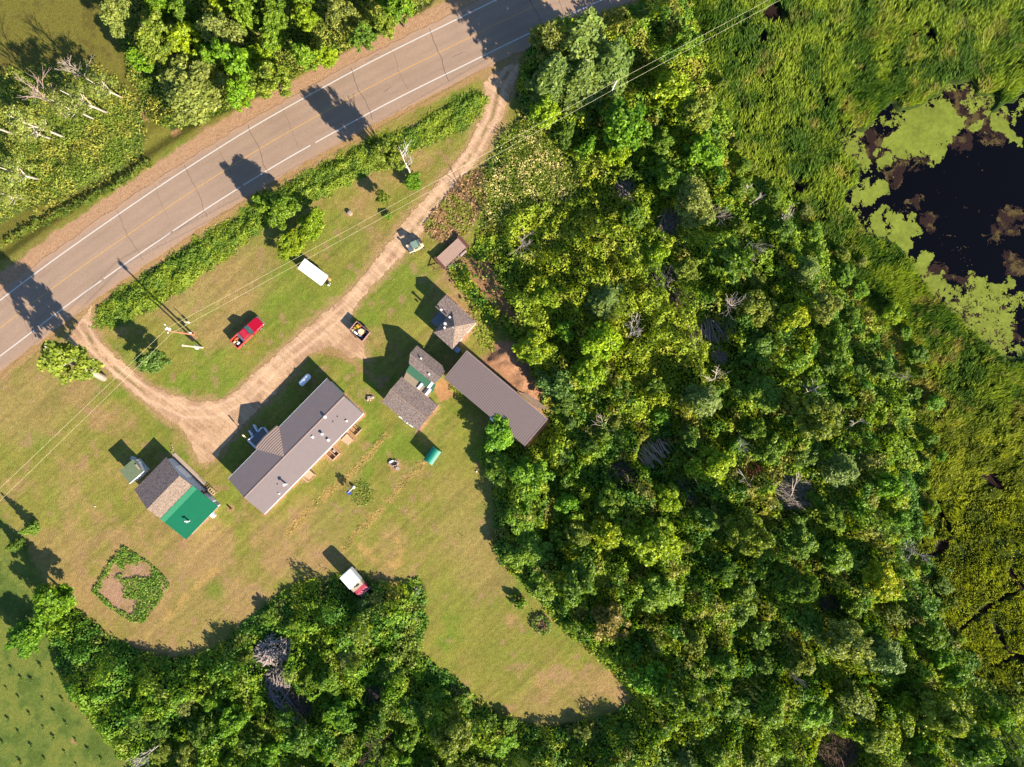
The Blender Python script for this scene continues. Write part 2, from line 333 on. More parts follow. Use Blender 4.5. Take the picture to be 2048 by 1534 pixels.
# straight edge strips of dirt along the building walls
for a, b in (((350, 917), (412, 978)), ((435, 1013), (372, 1080)), ((727, 830), (527, 1031)), ((877, 812), (836, 864)), ((1095, 845), (1050, 892)), ((954, 650), (915, 692)), ((727, 828), (692, 790)), ((896, 592), (950, 640))):
    d, _ = seg_d(PX, PY, [a, b], False); col = mixc(col, C(212, 160, 118), sst(6 - d + jit(PX, PY, 4, 8, 3), 0, 4) * .8)
g = sst(sdp(PX, PY, GARDEN) + jit(PX, PY, 5, 8, 3), -1, 3); col = mixc(col, C(196, 156, 122), g); col = mixc(col, C(170, 144, 92), g * sst(n3, .45, .6) * .8)
# wood floors, marsh floor
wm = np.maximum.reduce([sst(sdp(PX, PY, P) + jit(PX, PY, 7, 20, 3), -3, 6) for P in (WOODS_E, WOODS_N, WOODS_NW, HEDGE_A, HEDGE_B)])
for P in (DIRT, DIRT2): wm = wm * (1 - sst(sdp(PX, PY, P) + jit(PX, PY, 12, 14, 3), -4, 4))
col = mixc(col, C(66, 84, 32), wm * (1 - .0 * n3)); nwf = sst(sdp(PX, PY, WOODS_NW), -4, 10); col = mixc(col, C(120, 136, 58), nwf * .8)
east = (PX > 1270) & (PX - 1270 > (PY - 0) * 0.0) 
sw_ = sdp(PX, PY, WOODS_E)
marsh = ((PX > 1280) & (PY < 1500) & (sw_ < 4)).astype(float) * ((PX > 1750) | (PY < 900)) 
marsh = marsh * (1 - inside(PX, PY, [(1000, 300), (1300, 300), (1300, 1500), (1000, 1500)]))
col = mixc(col, C(66, 84, 30), marsh)
pit = np.zeros(X.shape)
for cr in CREEKS: d, _ = seg_d(PX, PY, cr, False); pit = np.maximum(pit, sst(9 - d + jit(PX, PY, 9, 16, 3), 0, 5))
for (a, b, r) in PITS: pit = np.maximum(pit, sst(r - np.hypot(PX - a, PY - b) + jit(PX, PY, r * .7, r * .9, 3), -2, 3))
col = mixc(col, C(52, 36, 32), pit * marsh)
PD = sdp(PX, PY, POND) + jit(PX, PY, 10, 22, 4)
Z = np.zeros(X.shape)
rough = np.maximum(wm * sst(sdp(PX, PY, DRIVE), 4, -10), marsh); Z += rough * (fbm(PX, PY, 50, 2, 3) - .5) * .5
Z += marsh * (-.15) - .9 * sst(PD, -4, 12) - pit * marsh * .35
Z += -.35 * sst(22 - abs(rd + 122), 0, 22) * (PX < 400)                       # roadside ditch on the north side
Z += sst(sdp(PX, PY, DIRT), 0, 25) * (.5 + 1.0 * (fbm(PX, PY, 30, 5, 3) - .3))
Z += (np.abs(PX - 1024) > 1130) * 0.0
Z += .02 * (fbm(PX, PY, 8, 3, 2) - .5) * (1 - rough)
i = np.arange(nx - 1); j = np.arange(ny - 1); I, J = np.meshgrid(i, j); a = (J * nx + I).ravel()
F = np.stack([a, a + 1, a + nx + 1, a + nx], 1)
M_ground = attr_mat('ground_surface', rough=.95, scale=1.6, amt=.32, bump=.6, scale2=7.0, streak=(math.radians(40), .5))
gr = np_mesh('ground', np.stack([X, Y, Z - 0.02], -1).reshape(-1, 3), F, M_ground, col.reshape(-1, 3), smooth=True)
tag(gr, kind='structure')

def cell_sheet(name, x0, x1, y0, y1, cell, fn, z, m, colfn=None, zfn=None):
    """sheet of small cells kept where fn(px,py) > 0: ragged natural edge"""
    xs = np.arange(x0, x1, cell); ys = np.arange(y0, y1, cell); A, B = np.meshgrid(xs, ys)
    cx, cy = A[:-1, :-1] + cell / 2, B[:-1, :-1] + cell / 2
    keep = (fn(cx * S + 1024, 767 - cy * S) > 0).ravel()
    n = len(xs); ii, jj = np.meshgrid(np.arange(n - 1), np.arange(len(ys) - 1)); q = (jj * n + ii).ravel()[keep]
    Fq = np.stack([q, q + 1, q + n + 1, q + n], 1); used, inv = np.unique(Fq, return_inverse=True)
    co = np.stack([A.ravel()[used], B.ravel()[used], np.full(len(used), z)], 1)
    px, py = co[:, 0] * S + 1024, 767 - co[:, 1] * S
    if zfn is not None: co[:, 2] += zfn(px, py)
    return np_mesh(name, co, inv.reshape(-1, 4), m, colfn(px, py) if colfn else None, smooth=True)

# ---- driveway: sandy gravel with wheel tracks
def dcol(px, py):
    c = np.zeros(px.shape + (3,)) + np.array(C(236, 194, 152))
    c = mixc(c, C(212, 170, 132), sst(fbm(px, py, 26, 2, 4), .45, .65))
    t, _ = seg_d(px, py, TRACKS[0], False)
    trk = np.exp(-((t - 9) / 3.5) ** 2); c = mixc(c, C(250, 208, 170), trk * .85)
    mid = np.exp(-(t / 3.2) ** 2) * ((py < 330) | ((px < 330) & (py < 790)) | ((px > 800) & (px < 880) & (py < 470))) * sst(fbm(px, py, 10, 5, 2), .3, .6)
    c = mixc(c, C(150, 134, 84), mid * .75)
    s_ = fbm((px + py * .85) * .1, (px * .85 - py), 5, 3, 3)
    return c * (1 + .3 * (s_ - .5) * 2)[:, None]
M_drive = attr_mat('gravel', rough=.95, scale=2.6, amt=.28, bump=.6, scale2=9.0)
dv = cell_sheet('driveway', -76, 5, -16, 56, .14, lambda a, b: sdp(a, b, DRIVE) + jit(a, b, 5.0, 10, 2) + jit(a, b, 2.5, 2.5, 4), 0.006, M_drive, dcol, lambda a, b: .012 * fbm(a, b, 6, 2, 2))
tag(dv, kind='structure')

# ---- road
def polyline(pts, step=6.0):
    P = [np.array(p, float) for p in pts]; out = []
    for k in range(len(P) - 1):
        p0, p1, p2, p3 = P[max(k - 1, 0)], P[k], P[k + 1], P[min(k + 2, len(P) - 1)]
        n = max(2, int(np.linalg.norm(p2 - p1) / step))
        for q in range(n):
            t = q / n; out.append(.5 * ((2 * p1) + (-p0 + p2) * t + (2 * p0 - 5 * p1 + 4 * p2 - p3) * t * t + (-p0 + 3 * p1 - 3 * p2 + p3) * t ** 3))
    out.append(P[-1]); return np.array(out)
RC = polyline(ROAD)
def strip(offs_a, offs_b, z, name, m, parent=None, keep=None, colr=None, sub=1, kind=None):
    t = np.gradient(RC, axis=0); t /= np.linalg.norm(t, axis=1, keepdims=True); nrm = np.stack([-t[:, 1], t[:, 0]], 1)
    cum = np.concatenate([[0], np.cumsum(np.linalg.norm(np.diff(RC, axis=0), axis=1))])
    vs = []; fs = []
    oa = offs_a(cum) if callable(offs_a) else np.full(len(RC), offs_a); ob = offs_b(cum) if callable(offs_b) else np.full(len(RC), offs_b)
    A = RC + nrm * oa[:, None]; B = RC + nrm * ob[:, None]
    ga = np.stack(G(A[:, 0], A[:, 1]) + (np.full(len(A), z),), 1); gb = np.stack(G(B[:, 0], B[:, 1]) + (np.full(len(B), z),), 1)
    co = np.concatenate([ga, gb]); n = len(A); q = np.arange(n - 1)
    if keep is not None: q = q[keep(cum[:-1], RC[:-1])]
    F_ = np.stack([q, q + 1, q + n + 1, q + n], 1)
    return np_mesh(name, co, F_, m, np.zeros((len(co), 3)) + np.array(colr) if colr is not None else None, parent)
def rag(base, amp, seed): return lambda c: base + amp * (fbm(c, c * 0 + seed, 14, seed, 3) - .5) * 2
M_asph = mat('asphalt', C(186, 160, 140), rough=.9, var=.1, scale=.6, bump=.35, bscale=22, spec=.2)
M_crack = mat('crack_tar', C(88, 72, 70), rough=.8, var=.3, scale=2)
M_white = mat('white_road_paint', C(238, 228, 216, 1.35), rough=.7, var=.12, scale=6)
M_yel = mat('yellow_road_paint', C(226, 178, 104, 1.3), rough=.8, var=.12, scale=2.5)
offs = np.array([-58, -54, -50, -46, -42, -37, -32, -27, -22, -17, -12, -7, -3, 0, 3, 7, 12, 17, 22, 27, 32, 37, 42, 47, 51, 55, 59, 63, 67, 70.])
_t = np.gradient(RC, axis=0); _t /= np.linalg.norm(_t, axis=1, keepdims=True); _n = np.stack([-_t[:, 1], _t[:, 0]], 1); _c = np.concatenate([[0], np.cumsum(np.linalg.norm(np.diff(RC, axis=0), axis=1))])
OO = np.tile(offs, (len(RC), 1)).astype(float); OO[:, 0] += rag(0, 4, 2)(_c); OO[:, -1] += rag(0, 4, 3)(_c)
RX = RC[:, None, 0] + _n[:, None, 0] * OO; RY = RC[:, None, 1] + _n[:, None, 1] * OO; CC = np.tile(_c[:, None], (1, len(offs)))
gx_, gy_ = G(RX, RY); rc_ = np.zeros(RX.shape + (3,)) + np.array(C(196, 167, 143))
trk = sum(np.exp(-((OO - k) / 4.2) ** 2) for k in (-33, -13, 13, 33)); rc_ *= (1 - .07 * trk)[..., None]
rc_ *= (1 + .16 * (fbm(CC * .25, OO, 9, 3, 4) - .5) + .2 * (fbm(RX, RY, 90, 6, 3) - .5))[..., None]
dust = np.maximum(sst(-OO + jit(RX, RY, 5, 12, 2), 46, 58), sst(OO + jit(RX, RY, 5, 12, 2), 56, 72)); rc_ = mixc(rc_, C(212, 172, 140), dust * .8)
for a_, b_3, r_3 in ((150, 640, 40), (1010, 120, 46)): rc_ = mixc(rc_, C(214, 176, 140), sst(r_3 - np.hypot(RX - a_, RY - b_3) + jit(RX, RY, 16, 14, 2), 0, 20) * .6)
n_o = len(offs); ia, ib = np.meshgrid(np.arange(len(RC) - 1), np.arange(n_o - 1), indexing='ij'); q0 = (ia * n_o + ib).ravel()
M_asph = attr_mat('asphalt', rough=.9, scale=2.2, amt=.13, bump=.3, scale2=20)
road = np_mesh('road', np.stack([gx_, gy_, np.full(gx_.shape, .02)], -1).reshape(-1, 3), np.stack([q0, q0 + n_o, q0 + n_o + 1, q0 + 1], 1), M_asph, rc_.reshape(-1, 3)); tag(road, kind='structure')
for off, nm, m_, kp in ((-44, 'edge_line', M_white, None), (45, 'edge_line', M_white, lambda c, p: ~(((c * .137).astype(int) % 23 == 0) & (p[:, 0] < 700))), (0, 'centre_line', M_yel, lambda c, p: np.sin(c * .9) > -2)):
    strip(off - (1.15 if nm == 'edge_line' else .75), off + (1.15 if nm == 'edge_line' else .75), 0.027, nm, m_, road, kp)
# lighter worn wheel band is in the asphalt noise; sealed transverse cracks:
ck = MB(); cr = random.Random(5)
t_ = np.gradient(RC, axis=0); t_ /= np.linalg.norm(t_, axis=1, keepdims=True); n_ = np.stack([-t_[:, 1], t_[:, 0]], 1)
for cx, full, w_ in ((30, 1, .5), (95, 0, .3), (258, 1, .8), (300, 0, .35), (338, .6, .5), (392, 1, .9), (450, .5, .5), (515, 1, 1.0), (585, .8, .5), (722, 1, 1.0), (795, .8, .5), (872, 1, 1.1), (1060, 1, .8), (-40, 1, .6), (1130, 1, .8), (648, .4, .3)):
    k = int(np.argmin(abs(RC[:, 0] - cx))); c0, nn, tt = RC[k], n_[k], t_[k]
    o = -52; pts = []; wob = cr.uniform(-4, 4)
    while o <= -52 + 104 * full + 12: pts.append(c0 + nn * o + tt * (wob + o * -.12)); wob += cr.uniform(-2.2, 2.2); o += 7
    ck.tube([(*G(p[0], p[1]), .022) for p in pts], w_ / 12 * .38, 4)
for k in range(12):
    k0 = cr.randrange(60, len(RC) - 120); o = cr.choice([-50, -30, 20, 48]); L = cr.randrange(3, 9)
    ck.tube([(*G(*(RC[k0 + q] + n_[k0 + q] * (o + cr.uniform(-1.6, 1.6)))), .021) for q in range(L)], .02, 4)
ck.build('crack', M_crack, road)

# ---- pond, duckweed, drowned weed
wm_ = bpy.data.materials.new('dark_water'); wm_.use_nodes = True; b_ = wm_.node_tree.nodes['Principled BSDF']
b_.inputs['Base Color'].default_value = (*C(12, 10, 14), 1); b_.inputs['Roughness'].default_value = .08; b_.inputs['Specular IOR Level'].default_value = .15
q_ = wm_.node_tree.nodes.new('ShaderNodeTexNoise'); q_.inputs['Scale'].default_value = .8
bp_ = wm_.node_tree.nodes.new('ShaderNodeBump'); bp_.inputs['Strength'].default_value = .05; wm_.node_tree.links.new(q_.outputs[0], bp_.inputs['Height']); wm_.node_tree.links.new(bp_.outputs[0], b_.inputs['Normal'])
me_pts = [(*G(a_, b_2), -.42) for a_, b_2 in [(1640, 120), (2420, 60), (2420, 780), (1900, 760), (1640, 480)]]
wt = MB().add(me_pts, [(0, 4, 3, 2, 1)]).build('pond_water', wm_); tag(wt, kind='structure')
def weed_f(px, py):
    qx = px + jit(px, py, 30, 44, 3) + jit(px, py, 12, 11, 5); py = py + jit(px, py, 30, 44, 6) + jit(px, py, 12, 11, 1); px = qx
    base = sdp(px, py, POND)
    b1 = 0
    for (a, b, r) in [(1850, 262, 58), (1800, 285, 30), (1890, 240, 34), (1775, 330, 24), (1742, 382, 24), (1720, 400, 22), (1758, 440, 20), (1798, 468, 32), (1820, 455, 20), (1845, 522, 26), (1872, 562, 26), (1905, 600, 30), (1930, 615, 44), (1975, 600, 46), (1960, 640, 40), (2010, 630, 40), (1990, 575, 26), (2020, 560, 22), (1925, 235, 12), (1960, 240, 13), (2005, 255, 22), (2030, 260, 12), (1880, 305, 22), (2000, 680, 30), (2035, 600, 24), (1720, 300, 16)]:
        b1 = np.maximum(b1, sst(r * 1.15 - np.hypot(px - a, py - b), 0, r * .5))
    b1 = b1 * (1 - .34 * sst(py, 540, 600) - .25 * (px < 1730))
    edge = np.exp(-((base - 6) / 12.0) ** 2) * .55
    return np.clip(np.maximum(b1, edge), 0, 1) * (base > -6)
def duck(px, py):
    q = weed_f(px, py); return np.minimum(q - .5 + (fbm(px, py, 11, 4, 5, .85) - .5) * 2.6 * (1.55 - q), q * 5 - .5)
M_duck = attr_mat('duckweed_mat', rough=.8, scale=5, amt=.18, bump=.2, scale2=16)
dk = cell_sheet('duckweed', 54, 92, 2, 52, .12, duck, -.405, M_duck, lambda a, b: np.zeros(a.shape + (3,)) + np.array(C(152, 166, 62, 1.75)) * (1 + .5 * (fbm(a, b, 20, 2, 3) - .5) + .5 * (fbm(a, b, 5, 5, 3) - .5))[:, None])
tag(dk, 'bright green film of duckweed floating along the pond shore', 'duckweed', kind='stuff')
def drown(px, py):
    qx = px + jit(px, py, 26, 40, 3) + jit(px, py, 12, 10, 5); py = py + jit(px, py, 26, 40, 6); px = qx
    base = sdp(px, py, POND); q = 0
    for (a, b, r) in [(1780, 300, 50), (1790, 345, 30), (1850, 318, 34), (1930, 280, 34), (1990, 255, 34), (1830, 400, 20), (2030, 440, 40), (1990, 470, 28), (1880, 560, 40), (1940, 575, 36), (2040, 520, 30), (1990, 660, 60), (1730, 300, 40), (1940, 210, 50), (1860, 440, 26), (1920, 640, 60)]:
        q = np.maximum(q, sst(r * 1.2 - np.hypot(px - a, py - b), 0, r * .7))
    return (base > -4) * (q * .9 - .58 + (fbm(px, py, 20, 6, 6, .85) - .5) * 2.6) - .001
M_drown = attr_mat('drowned_weed_mat', rough=.85, scale=4, amt=.5, bump=.6, scale2=12)
dw = cell_sheet('drowned_weed', 54, 92, 2, 52, .14, drown, -.412, M_drown, lambda a, b: mixc(np.zeros(a.shape + (3,)) + np.array(C(54, 36, 32)), C(112, 96, 54), sst(fbm(a, b, 14, 1, 4), .52, .68) * .8))
tag(dw, 'brown matted water weed lying at the surface of the dark pond', 'water weed', kind='stuff')
# ================================================================ BUILDINGS
class Fr:
    """a thing's own frame: origin at photo point A seen at height z, x axis towards B, y to the left"""
    def __init__(s, A, B, z):
        a = Vector(G(*A, z)); b = Vector(G(*B, z)); s.o = a; d = b - a; s.L = d.length; s.a = math.atan2(d.y, d.x); s.c, s.s = math.cos(s.a), math.sin(s.a)
    def loc(s, px, py, z=0):
        g = Vector(G(px, py, z)) - s.o; return (g.x * s.c + g.y * s.s, -g.x * s.s + g.y * s.c, z)
    def thing(s, name, label, cat, group=None): return thing(name, label, cat, (s.o.x, s.o.y, 0), s.a, group)

M_shingle = mat('grey_brown_shingles', C(130, 114, 108), rough=.95, col2=C(188, 166, 154), scale=5.5, bump=.5, bscale=9, spec=.15)
M_shingle_l = mat('tan_shingles', C(146, 126, 112), rough=.95, col2=C(198, 174, 152), scale=5.5, bump=.5, bscale=9, spec=.15)
M_shingle_d = mat('brown_shingles', C(150, 126, 114, 1.3), rough=.95, col2=C(214, 186, 168, 1.3), scale=5.5, bump=.5, bscale=9, spec=.15)
for m_ in (M_shingle, M_shingle_l, M_shingle_d):
    r_ = [q for q in m_.node_tree.nodes if q.type == 'VALTORGB'][0]; r_.color_ramp.elements[0].position = .43; r_.color_ramp.elements[1].position = .57
def ribbed(name, col, period=.3, axis='X', rough=.45, metal=.0, depth=.6, var=.04, spec=.5, width=.12):
    """painted sheet metal with raised ribs"""
    m = mat(name, col, rough=rough, metal=metal, var=var, scale=1.2, spec=spec)
    n = m.node_tree; b = n.nodes['Principled BSDF']; tc = [q for q in n.nodes if q.type == 'TEX_COORD'][0]
    sp = n.nodes.new('ShaderNodeSeparateXYZ'); n.links.new(tc.outputs['Object'], sp.inputs[0])
    m1 = n.nodes.new('ShaderNodeMath'); m1.operation = 'MODULO'; m1.inputs[1].default_value = period
    ad = n.nodes.new('ShaderNodeMath'); ad.operation = 'ADD'; ad.inputs[1].default_value = 100 * period; n.links.new(sp.outputs[axis], ad.inputs[0]); n.links.new(ad.outputs[0], m1.inputs[0])
    m2 = n.nodes.new('ShaderNodeMath'); m2.operation = 'PINGPONG'; m2.inputs[1].default_value = period / 2; n.links.new(m1.outputs[0], m2.inputs[0])
    mr = n.nodes.new('ShaderNodeMapRange'); mr.inputs['From Max'].default_value = width; mr.inputs['To Min'].default_value = 1; mr.inputs['To Max'].default_value = 0; n.links.new(m2.outputs[0], mr.inputs[0])
    bp = n.nodes.new('ShaderNodeBump'); bp.inputs['Strength'].default_value = depth; bp.inputs['Distance'].default_value = .05
    n.links.new(mr.outputs[0], bp.inputs['Height']); n.links.new(bp.outputs[0], b.inputs['Normal']); return m
M_mauve = ribbed('mauve_brown_metal_roof', C(158, 142, 138), .36, 'X', width=.16, depth=.55)
M_mauve_p = ribbed('tan_metal_porch_roof', C(172, 148, 134), .36, 'Y', width=.16, depth=.9)
M_mauve2 = ribbed('brown_metal_roof', C(142, 124, 119), .36, 'X', width=.14, depth=.4)
M_green = ribbed('green_metal_roof', C(0, 132, 88, 1.7), .3, 'Y', width=.1, depth=.3)
M_green_l = mat('pale_green_ridge_strip', C(60, 158, 112), rough=.6)
M_sage = mat('sage_green_roofing', C(134, 150, 112), rough=.85, var=.1, scale=2)
M_teal = mat('green_plastic', C(10, 150, 120, 1.4), rough=.5, var=.06)
M_siding = ribbed('pale_blue_siding', (.50, .55, .60), .2, 'Z', width=.05, depth=.5, rough=.6)
M_siding_w = ribbed('white_siding', (.62, .62, .60), .2, 'Z', width=.05, depth=.5, rough=.6)
M_siding_b = ribbed('brown_siding', (.20, .15, .12), .2, 'Z', width=.05, depth=.5, rough=.8)
M_trim = mat('white_trim', (.72, .70, .66), rough=.6, var=.06)
M_glass = mat('window_glass', (.03, .04, .05), rough=.08, var=.1, spec=.8)
M_dglass = mat('tinted_glass', (.06, .12, .13), rough=.08, var=.3, spec=.8)
M_dark = mat('dark_opening', (.02, .018, .016), rough=.9)
M_galv = mat('galvanised_metal', (.62, .62, .62), rough=.45, metal=.35, var=.1)
M_vent = mat('white_vent_metal', (.75, .74, .72), rough=.5, var=.05)
M_black = mat('black_rubber', (.02, .02, .02), rough=.7, var=.2)
M_wood = mat('sunlit_lumber', C(232, 196, 158), rough=.85, var=.14, scale=3, stretch=(1, 6, 1), bump=.3)  # pale lumber of the steps, handrails, planter and edge board
M_wood_g = mat('weathered_wood', C(182, 156, 138), rough=.9, var=.2, scale=2.4, stretch=(1, 8, 1), bump=.3)
M_deck = mat('grey_deck_boards', (.17, .17, .18), rough=.8, var=.15, scale=2, stretch=(1, 7, 1), bump=.4)
M_white = mat('white_paint', (.78, .78, .76), rough=.5, var=.04)
M_rail = mat('white_deck_rail', (.7, .72, .78), rough=.5, var=.04)
M_conc = mat('concrete', C(206, 182, 160), rough=.9, var=.12, scale=4)
M_stone = mat('field_stone', C(210, 190, 172), rough=.9, var=.25, scale=5, bump=.4)
M_earth = mat('potting_earth', C(168, 118, 86), rough=1, var=.25, scale=5, bump=.5)
M_straw = mat('dry_straw', C(214, 172, 110), rough=1, var=.25, scale=6, bump=.5)
M_rust = mat('rusty_steel', C(120, 76, 66), rough=.85, var=.3, scale=5)

def pipe(parent, p, h, r, name='vent_pipe', m=None, cap=True, n=10):
    b = MB().cyl(p[0], p[1], p[2] - .1, r, h + .1, n)
    if cap: b.cyl(p[0], p[1], p[2] + h, r * 1.5, .08, n)
    return b.build(name, m or M_vent, parent, smooth=False)
def boxvent(parent, p, s=.34, h=.28):
    s *= .85; h *= .8
    o = MB().box(p[0], p[1], p[2] - .1, s * .7, s * .7, h, 0).build('roof_vent', M_vent, parent)
    MB().slab([(p[0] - s / 2, p[1] - s / 2, p[2] + h), (p[0] + s / 2, p[1] - s / 2, p[2] + h), (p[0] + s / 2, p[1] + s / 2, p[2] + h), (p[0] - s / 2, p[1] + s / 2, p[2] + h)], .12).build('cap', M_vent, o); return o
def win(parent, x, y, z, w_, h_, axis, sgn, door=False):
    """window or door set on a wall: axis 'x' = wall runs along x"""
    if axis == 'x':
        f = MB().box(x, y + sgn * .03, z, w_ + .16, .08, h_ + .16).build('door' if door else 'window', M_trim if not door else M_white, parent)
        MB().box(x, y + sgn * .075, z + .08, w_, .03, h_).build('handle' if door else 'pane', M_glass, f) if not door else MB().box(x + w_ * .4, y + sgn * .1, z + h_ * .5, .06, .08, .06).build('handle', M_galv, f)
    else:
        f = MB().box(x + sgn * .03, y, z, .08, w_ + .16, h_ + .16).build('door' if door else 'window', M_trim if not door else M_white, parent)
        MB().box(x + sgn * .075, y, z + .08, .03, w_, h_).build('pane', M_glass, f) if not door else MB().box(x + sgn * .1, y + w_ * .4, z + h_ * .5, .08, .06, .06).build('handle', M_galv, f)
    return f

# ---- the long house: x runs SW -> NE along the ridge from the west corner, y to the NW is negative side
F1 = Fr((457, 958), (655, 757), 2.85); LX = F1.L; WY = -8.15
h = F1.thing('long_house', 'long single storey house with mauve metal gable roof and porch beside the driveway', 'house')
ze, zr = 2.85, 3.8; my = WY / 2
MB().prism([(.35, -.35), (LX - .35, -.35), (LX - .35, WY + .35), (.35, WY + .35)], 0, ze - .12).add([(.35, -.35, ze - .12), (.35, WY + .35, ze - .12), (.35, my, zr - .2), (LX - .35, -.35, ze - .12), (LX - .35, WY + .35, ze - .12), (LX - .35, my, zr - .2)], [(0, 1, 2), (3, 5, 4)]).build('wall', M_siding_w, h)
rf = MB().slab([(0, 0, ze), (0, my, zr), (LX, my, zr), (LX, 0, ze)][::-1], .09).slab([(0, my, zr), (0, WY, ze), (LX, WY, ze), (LX, my, zr)][::-1], .09).build('roof', M_mauve, h)
MB().slab([(-.02, my - .16, zr - .012), (-.02, my, zr + .045), (LX + .02, my, zr + .045), (LX + .02, my - .16, zr - .012)][::-1], .03).slab([(-.02, my, zr + .045), (-.02, my + .16, zr - .012), (LX + .02, my + .16, zr - .012), (LX + .02, my, zr + .045)], .03).build('ridge_cap', mat('ridge_flashing', C(172, 146, 134), rough=.5), rf)
MB().box(LX / 2, WY - .05, ze - .16, LX, .12, .12).box(LX / 2, .05, ze - .16, LX, .12, .12).build('gutter', M_trim, rf)
# porch cross gable on the NW side
pa = F1.loc(513, 897, ze)[0]; pb = F1.loc(556, 853, ze)[0]; pm = (pa + pb) / 2; oy = .55
MB().slab([(pa, oy, ze + .03), (pm, oy, zr + .03), (pm, my, zr + .03), (pa, -.02, ze + .03)], .07).slab([(pm, oy, zr + .03), (pb, oy, ze + .03), (pb, -.02, ze + .03), (pm, my, zr + .03)], .07).build('porch_roof', M_mauve_p, h)
MB().add([(pa + .1, oy - .15, ze - .05), (pb - .1, oy - .15, ze - .05), (pm, oy - .15, zr - .1)], [(0, 1, 2)]).build('porch_gable', M_siding_w, h)
# deck with white railings and steps
dz = .75
P = lambda a, b, z=dz: F1.loc(a, b, z)
dk_poly = [(513, 899), (496, 881), (506, 872), (515, 864), (522, 856), (541, 875)]
dkp = [P(*q)[:2] for q in dk_poly]; dko = MB().prism([(q[0], q[1]) for q in dkp][::-1], dz - .15, dz).build('deck', M_deck, h)
rl = MB()
def railrun(pts, z0):
    for a, b in zip(pts[:-1], pts[1:]):
        A = Vector(P(*a, z0 + .9)); B = Vector(P(*b, z0 + .9)); d = B - A; L = d.length; ang = math.atan2(d.y, d.x); mid = (A + B) / 2
        rl.box(mid.x, mid.y, z0 + .84, L + .18, .2, .07, ang); rl.box(mid.x, mid.y, z0 + .08, L, .06, .08, ang)
        for k in range(int(L / .16) + 1):
            q = A + d * (k / max(1, int(L / .16))); rl.box(q.x, q.y, z0 + .1, .05, .05, .74, ang)
railrun([(512, 897), (496, 881), (505, 873)], dz); railrun([(505, 873), (498, 862)], dz - .35); railrun([(507, 850), (515, 864), (522, 856)], dz - .2); railrun([(522, 856), (527, 855), (540, 872)], dz)
rl.build('railing', M_rail, dko)
stp = MB()
for k in range(3):
    a = Vector(F1.loc(505.5 - k * 3.2, 872 - k * 5, .5)); b = Vector(F1.loc(515 - k * 3.2, 863 - k * 5, .5)); d = b - a; stp.box((a.x + b.x) / 2, (a.y + b.y) / 2, .0, d.length, .34, .58 - k * .19, math.atan2(d.y, d.x))
stp.build('step', M_deck, dko)
# roof fittings
def onroof(px, py, side=-1):
    z = 3.4
    for _ in range(6):
        q = F1.loc(px, py, z); z = zr - abs(q[1] - my) / (abs(my)) * (zr - ze)
    return (q[0], q[1], z)
for a, b, hh, rr in ((651, 834, .28, .16), (694, 842, .2, .12), (613, 971 - 89, .0, .0)):
    if rr: pipe(h, onroof(a, b), hh, rr)
boxvent(h, onroof(626, 874), .42, .3)
pipe(h, onroof(646, 868), .5, .17, 'chimney', M_galv); pipe(h, onroof(658, 880), .35, .15)
pipe(h, onroof(573, 968), 1.15, .15, 'chimney', M_galv); MB().box(*onroof(573, 968)[:2], onroof(573, 968)[2] + 1.0, .6, .14, .14, .3).build('chimney_cap', M_galv, h)
pipe(h, onroof(559, 987), .12, .1)
for a, b in ((675, 833), (666, 843), (555, 968)): pipe(h, onroof(a, b), .1, .09, 'roof_boot', M_black, False)
for k in range(5): win(h, LX * (.12 + .19 * k), WY + .35, 1.0, 1.2, 1.0, 'x', -1)
win(h, pm, -.35, dz, .95, 2.0, 'x', 1, True); win(h, pa - 3.5, -.35, 1.0, 1.3, 1.0, 'x', 1); win(h, pb + 5, -.35, 1.0, 1.3, 1.0, 'x', 1)
win(h, LX - .35, my, 1.0, 1.4, 1.1, 'y', 1)

# ---- garage with three-tone roof. x: NW eave -> SE eave, y: negative towards SW
F2 = Fr((332.4, 914), (434.4, 1013), 2.3); D = F2.L; WL = -7.45
g = F2.thing('garage', 'garage with a brown and tan shingle roof and a bright green metal lean-to roof', 'garage')
prof = [(0, 2.3), (4.1, 4.0), (6.65, 3.15), (D, 2.15)]
vs = [(.25, 0), (.25, 2.2), (4.1, 3.85), (6.65, 3.0), (D - .25, 2.05), (D - .25, 0)]
MB().add([(a, -.3, b) for a, b in vs] + [(a, WL + .3, b) for a, b in vs], [(0, 1, 2, 3, 4, 5), (11, 10, 9, 8, 7, 6), (0, 6, 7, 1), (5, 4, 10, 11)]).build('wall', M_siding, g)
r2 = MB().slab([(0, 0, 2.3), (0, WL, 2.3), (4.1, WL, 4.0), (4.1, 0, 4.0)], .1).build('roof', M_shingle_d, g); tag(r2, 'dark brown shingle slope')
tag(MB().slab([(4.1, 0, 4.0), (4.1, WL, 4.0), (6.65, WL, 3.15), (6.65, 0, 3.15)], .1).build('roof', M_shingle_l, g), 'tan shingle slope')
gr_ = MB().slab([(6.6, .05, 3.2), (6.6, WL - .05, 3.2), (D + .1, WL - .05, 2.15), (D + .1, .05, 2.15)], .07).build('lean_to_roof', M_green, g)
MB().slab([(6.56, .05, 3.235), (6.56, WL - .05, 3.235), (7.4, WL - .05, 3.07), (7.4, .05, 3.07)], .03).build('flashing', M_green_l, gr_)
q = F2.loc(378, 1042, 2.6); z = 3.2 - (q[0] - 6.6) / (D - 6.6) * 1.05
ch = pipe(g, (q[0], q[1], z), .75, .13, 'chimney', M_galv); MB().tube([(q[0] - .1, q[1], z + .7), (q[0] - .35, q[1] - .25, z + .72)], .12, 8).build('chimney_elbow', M_vent, g)
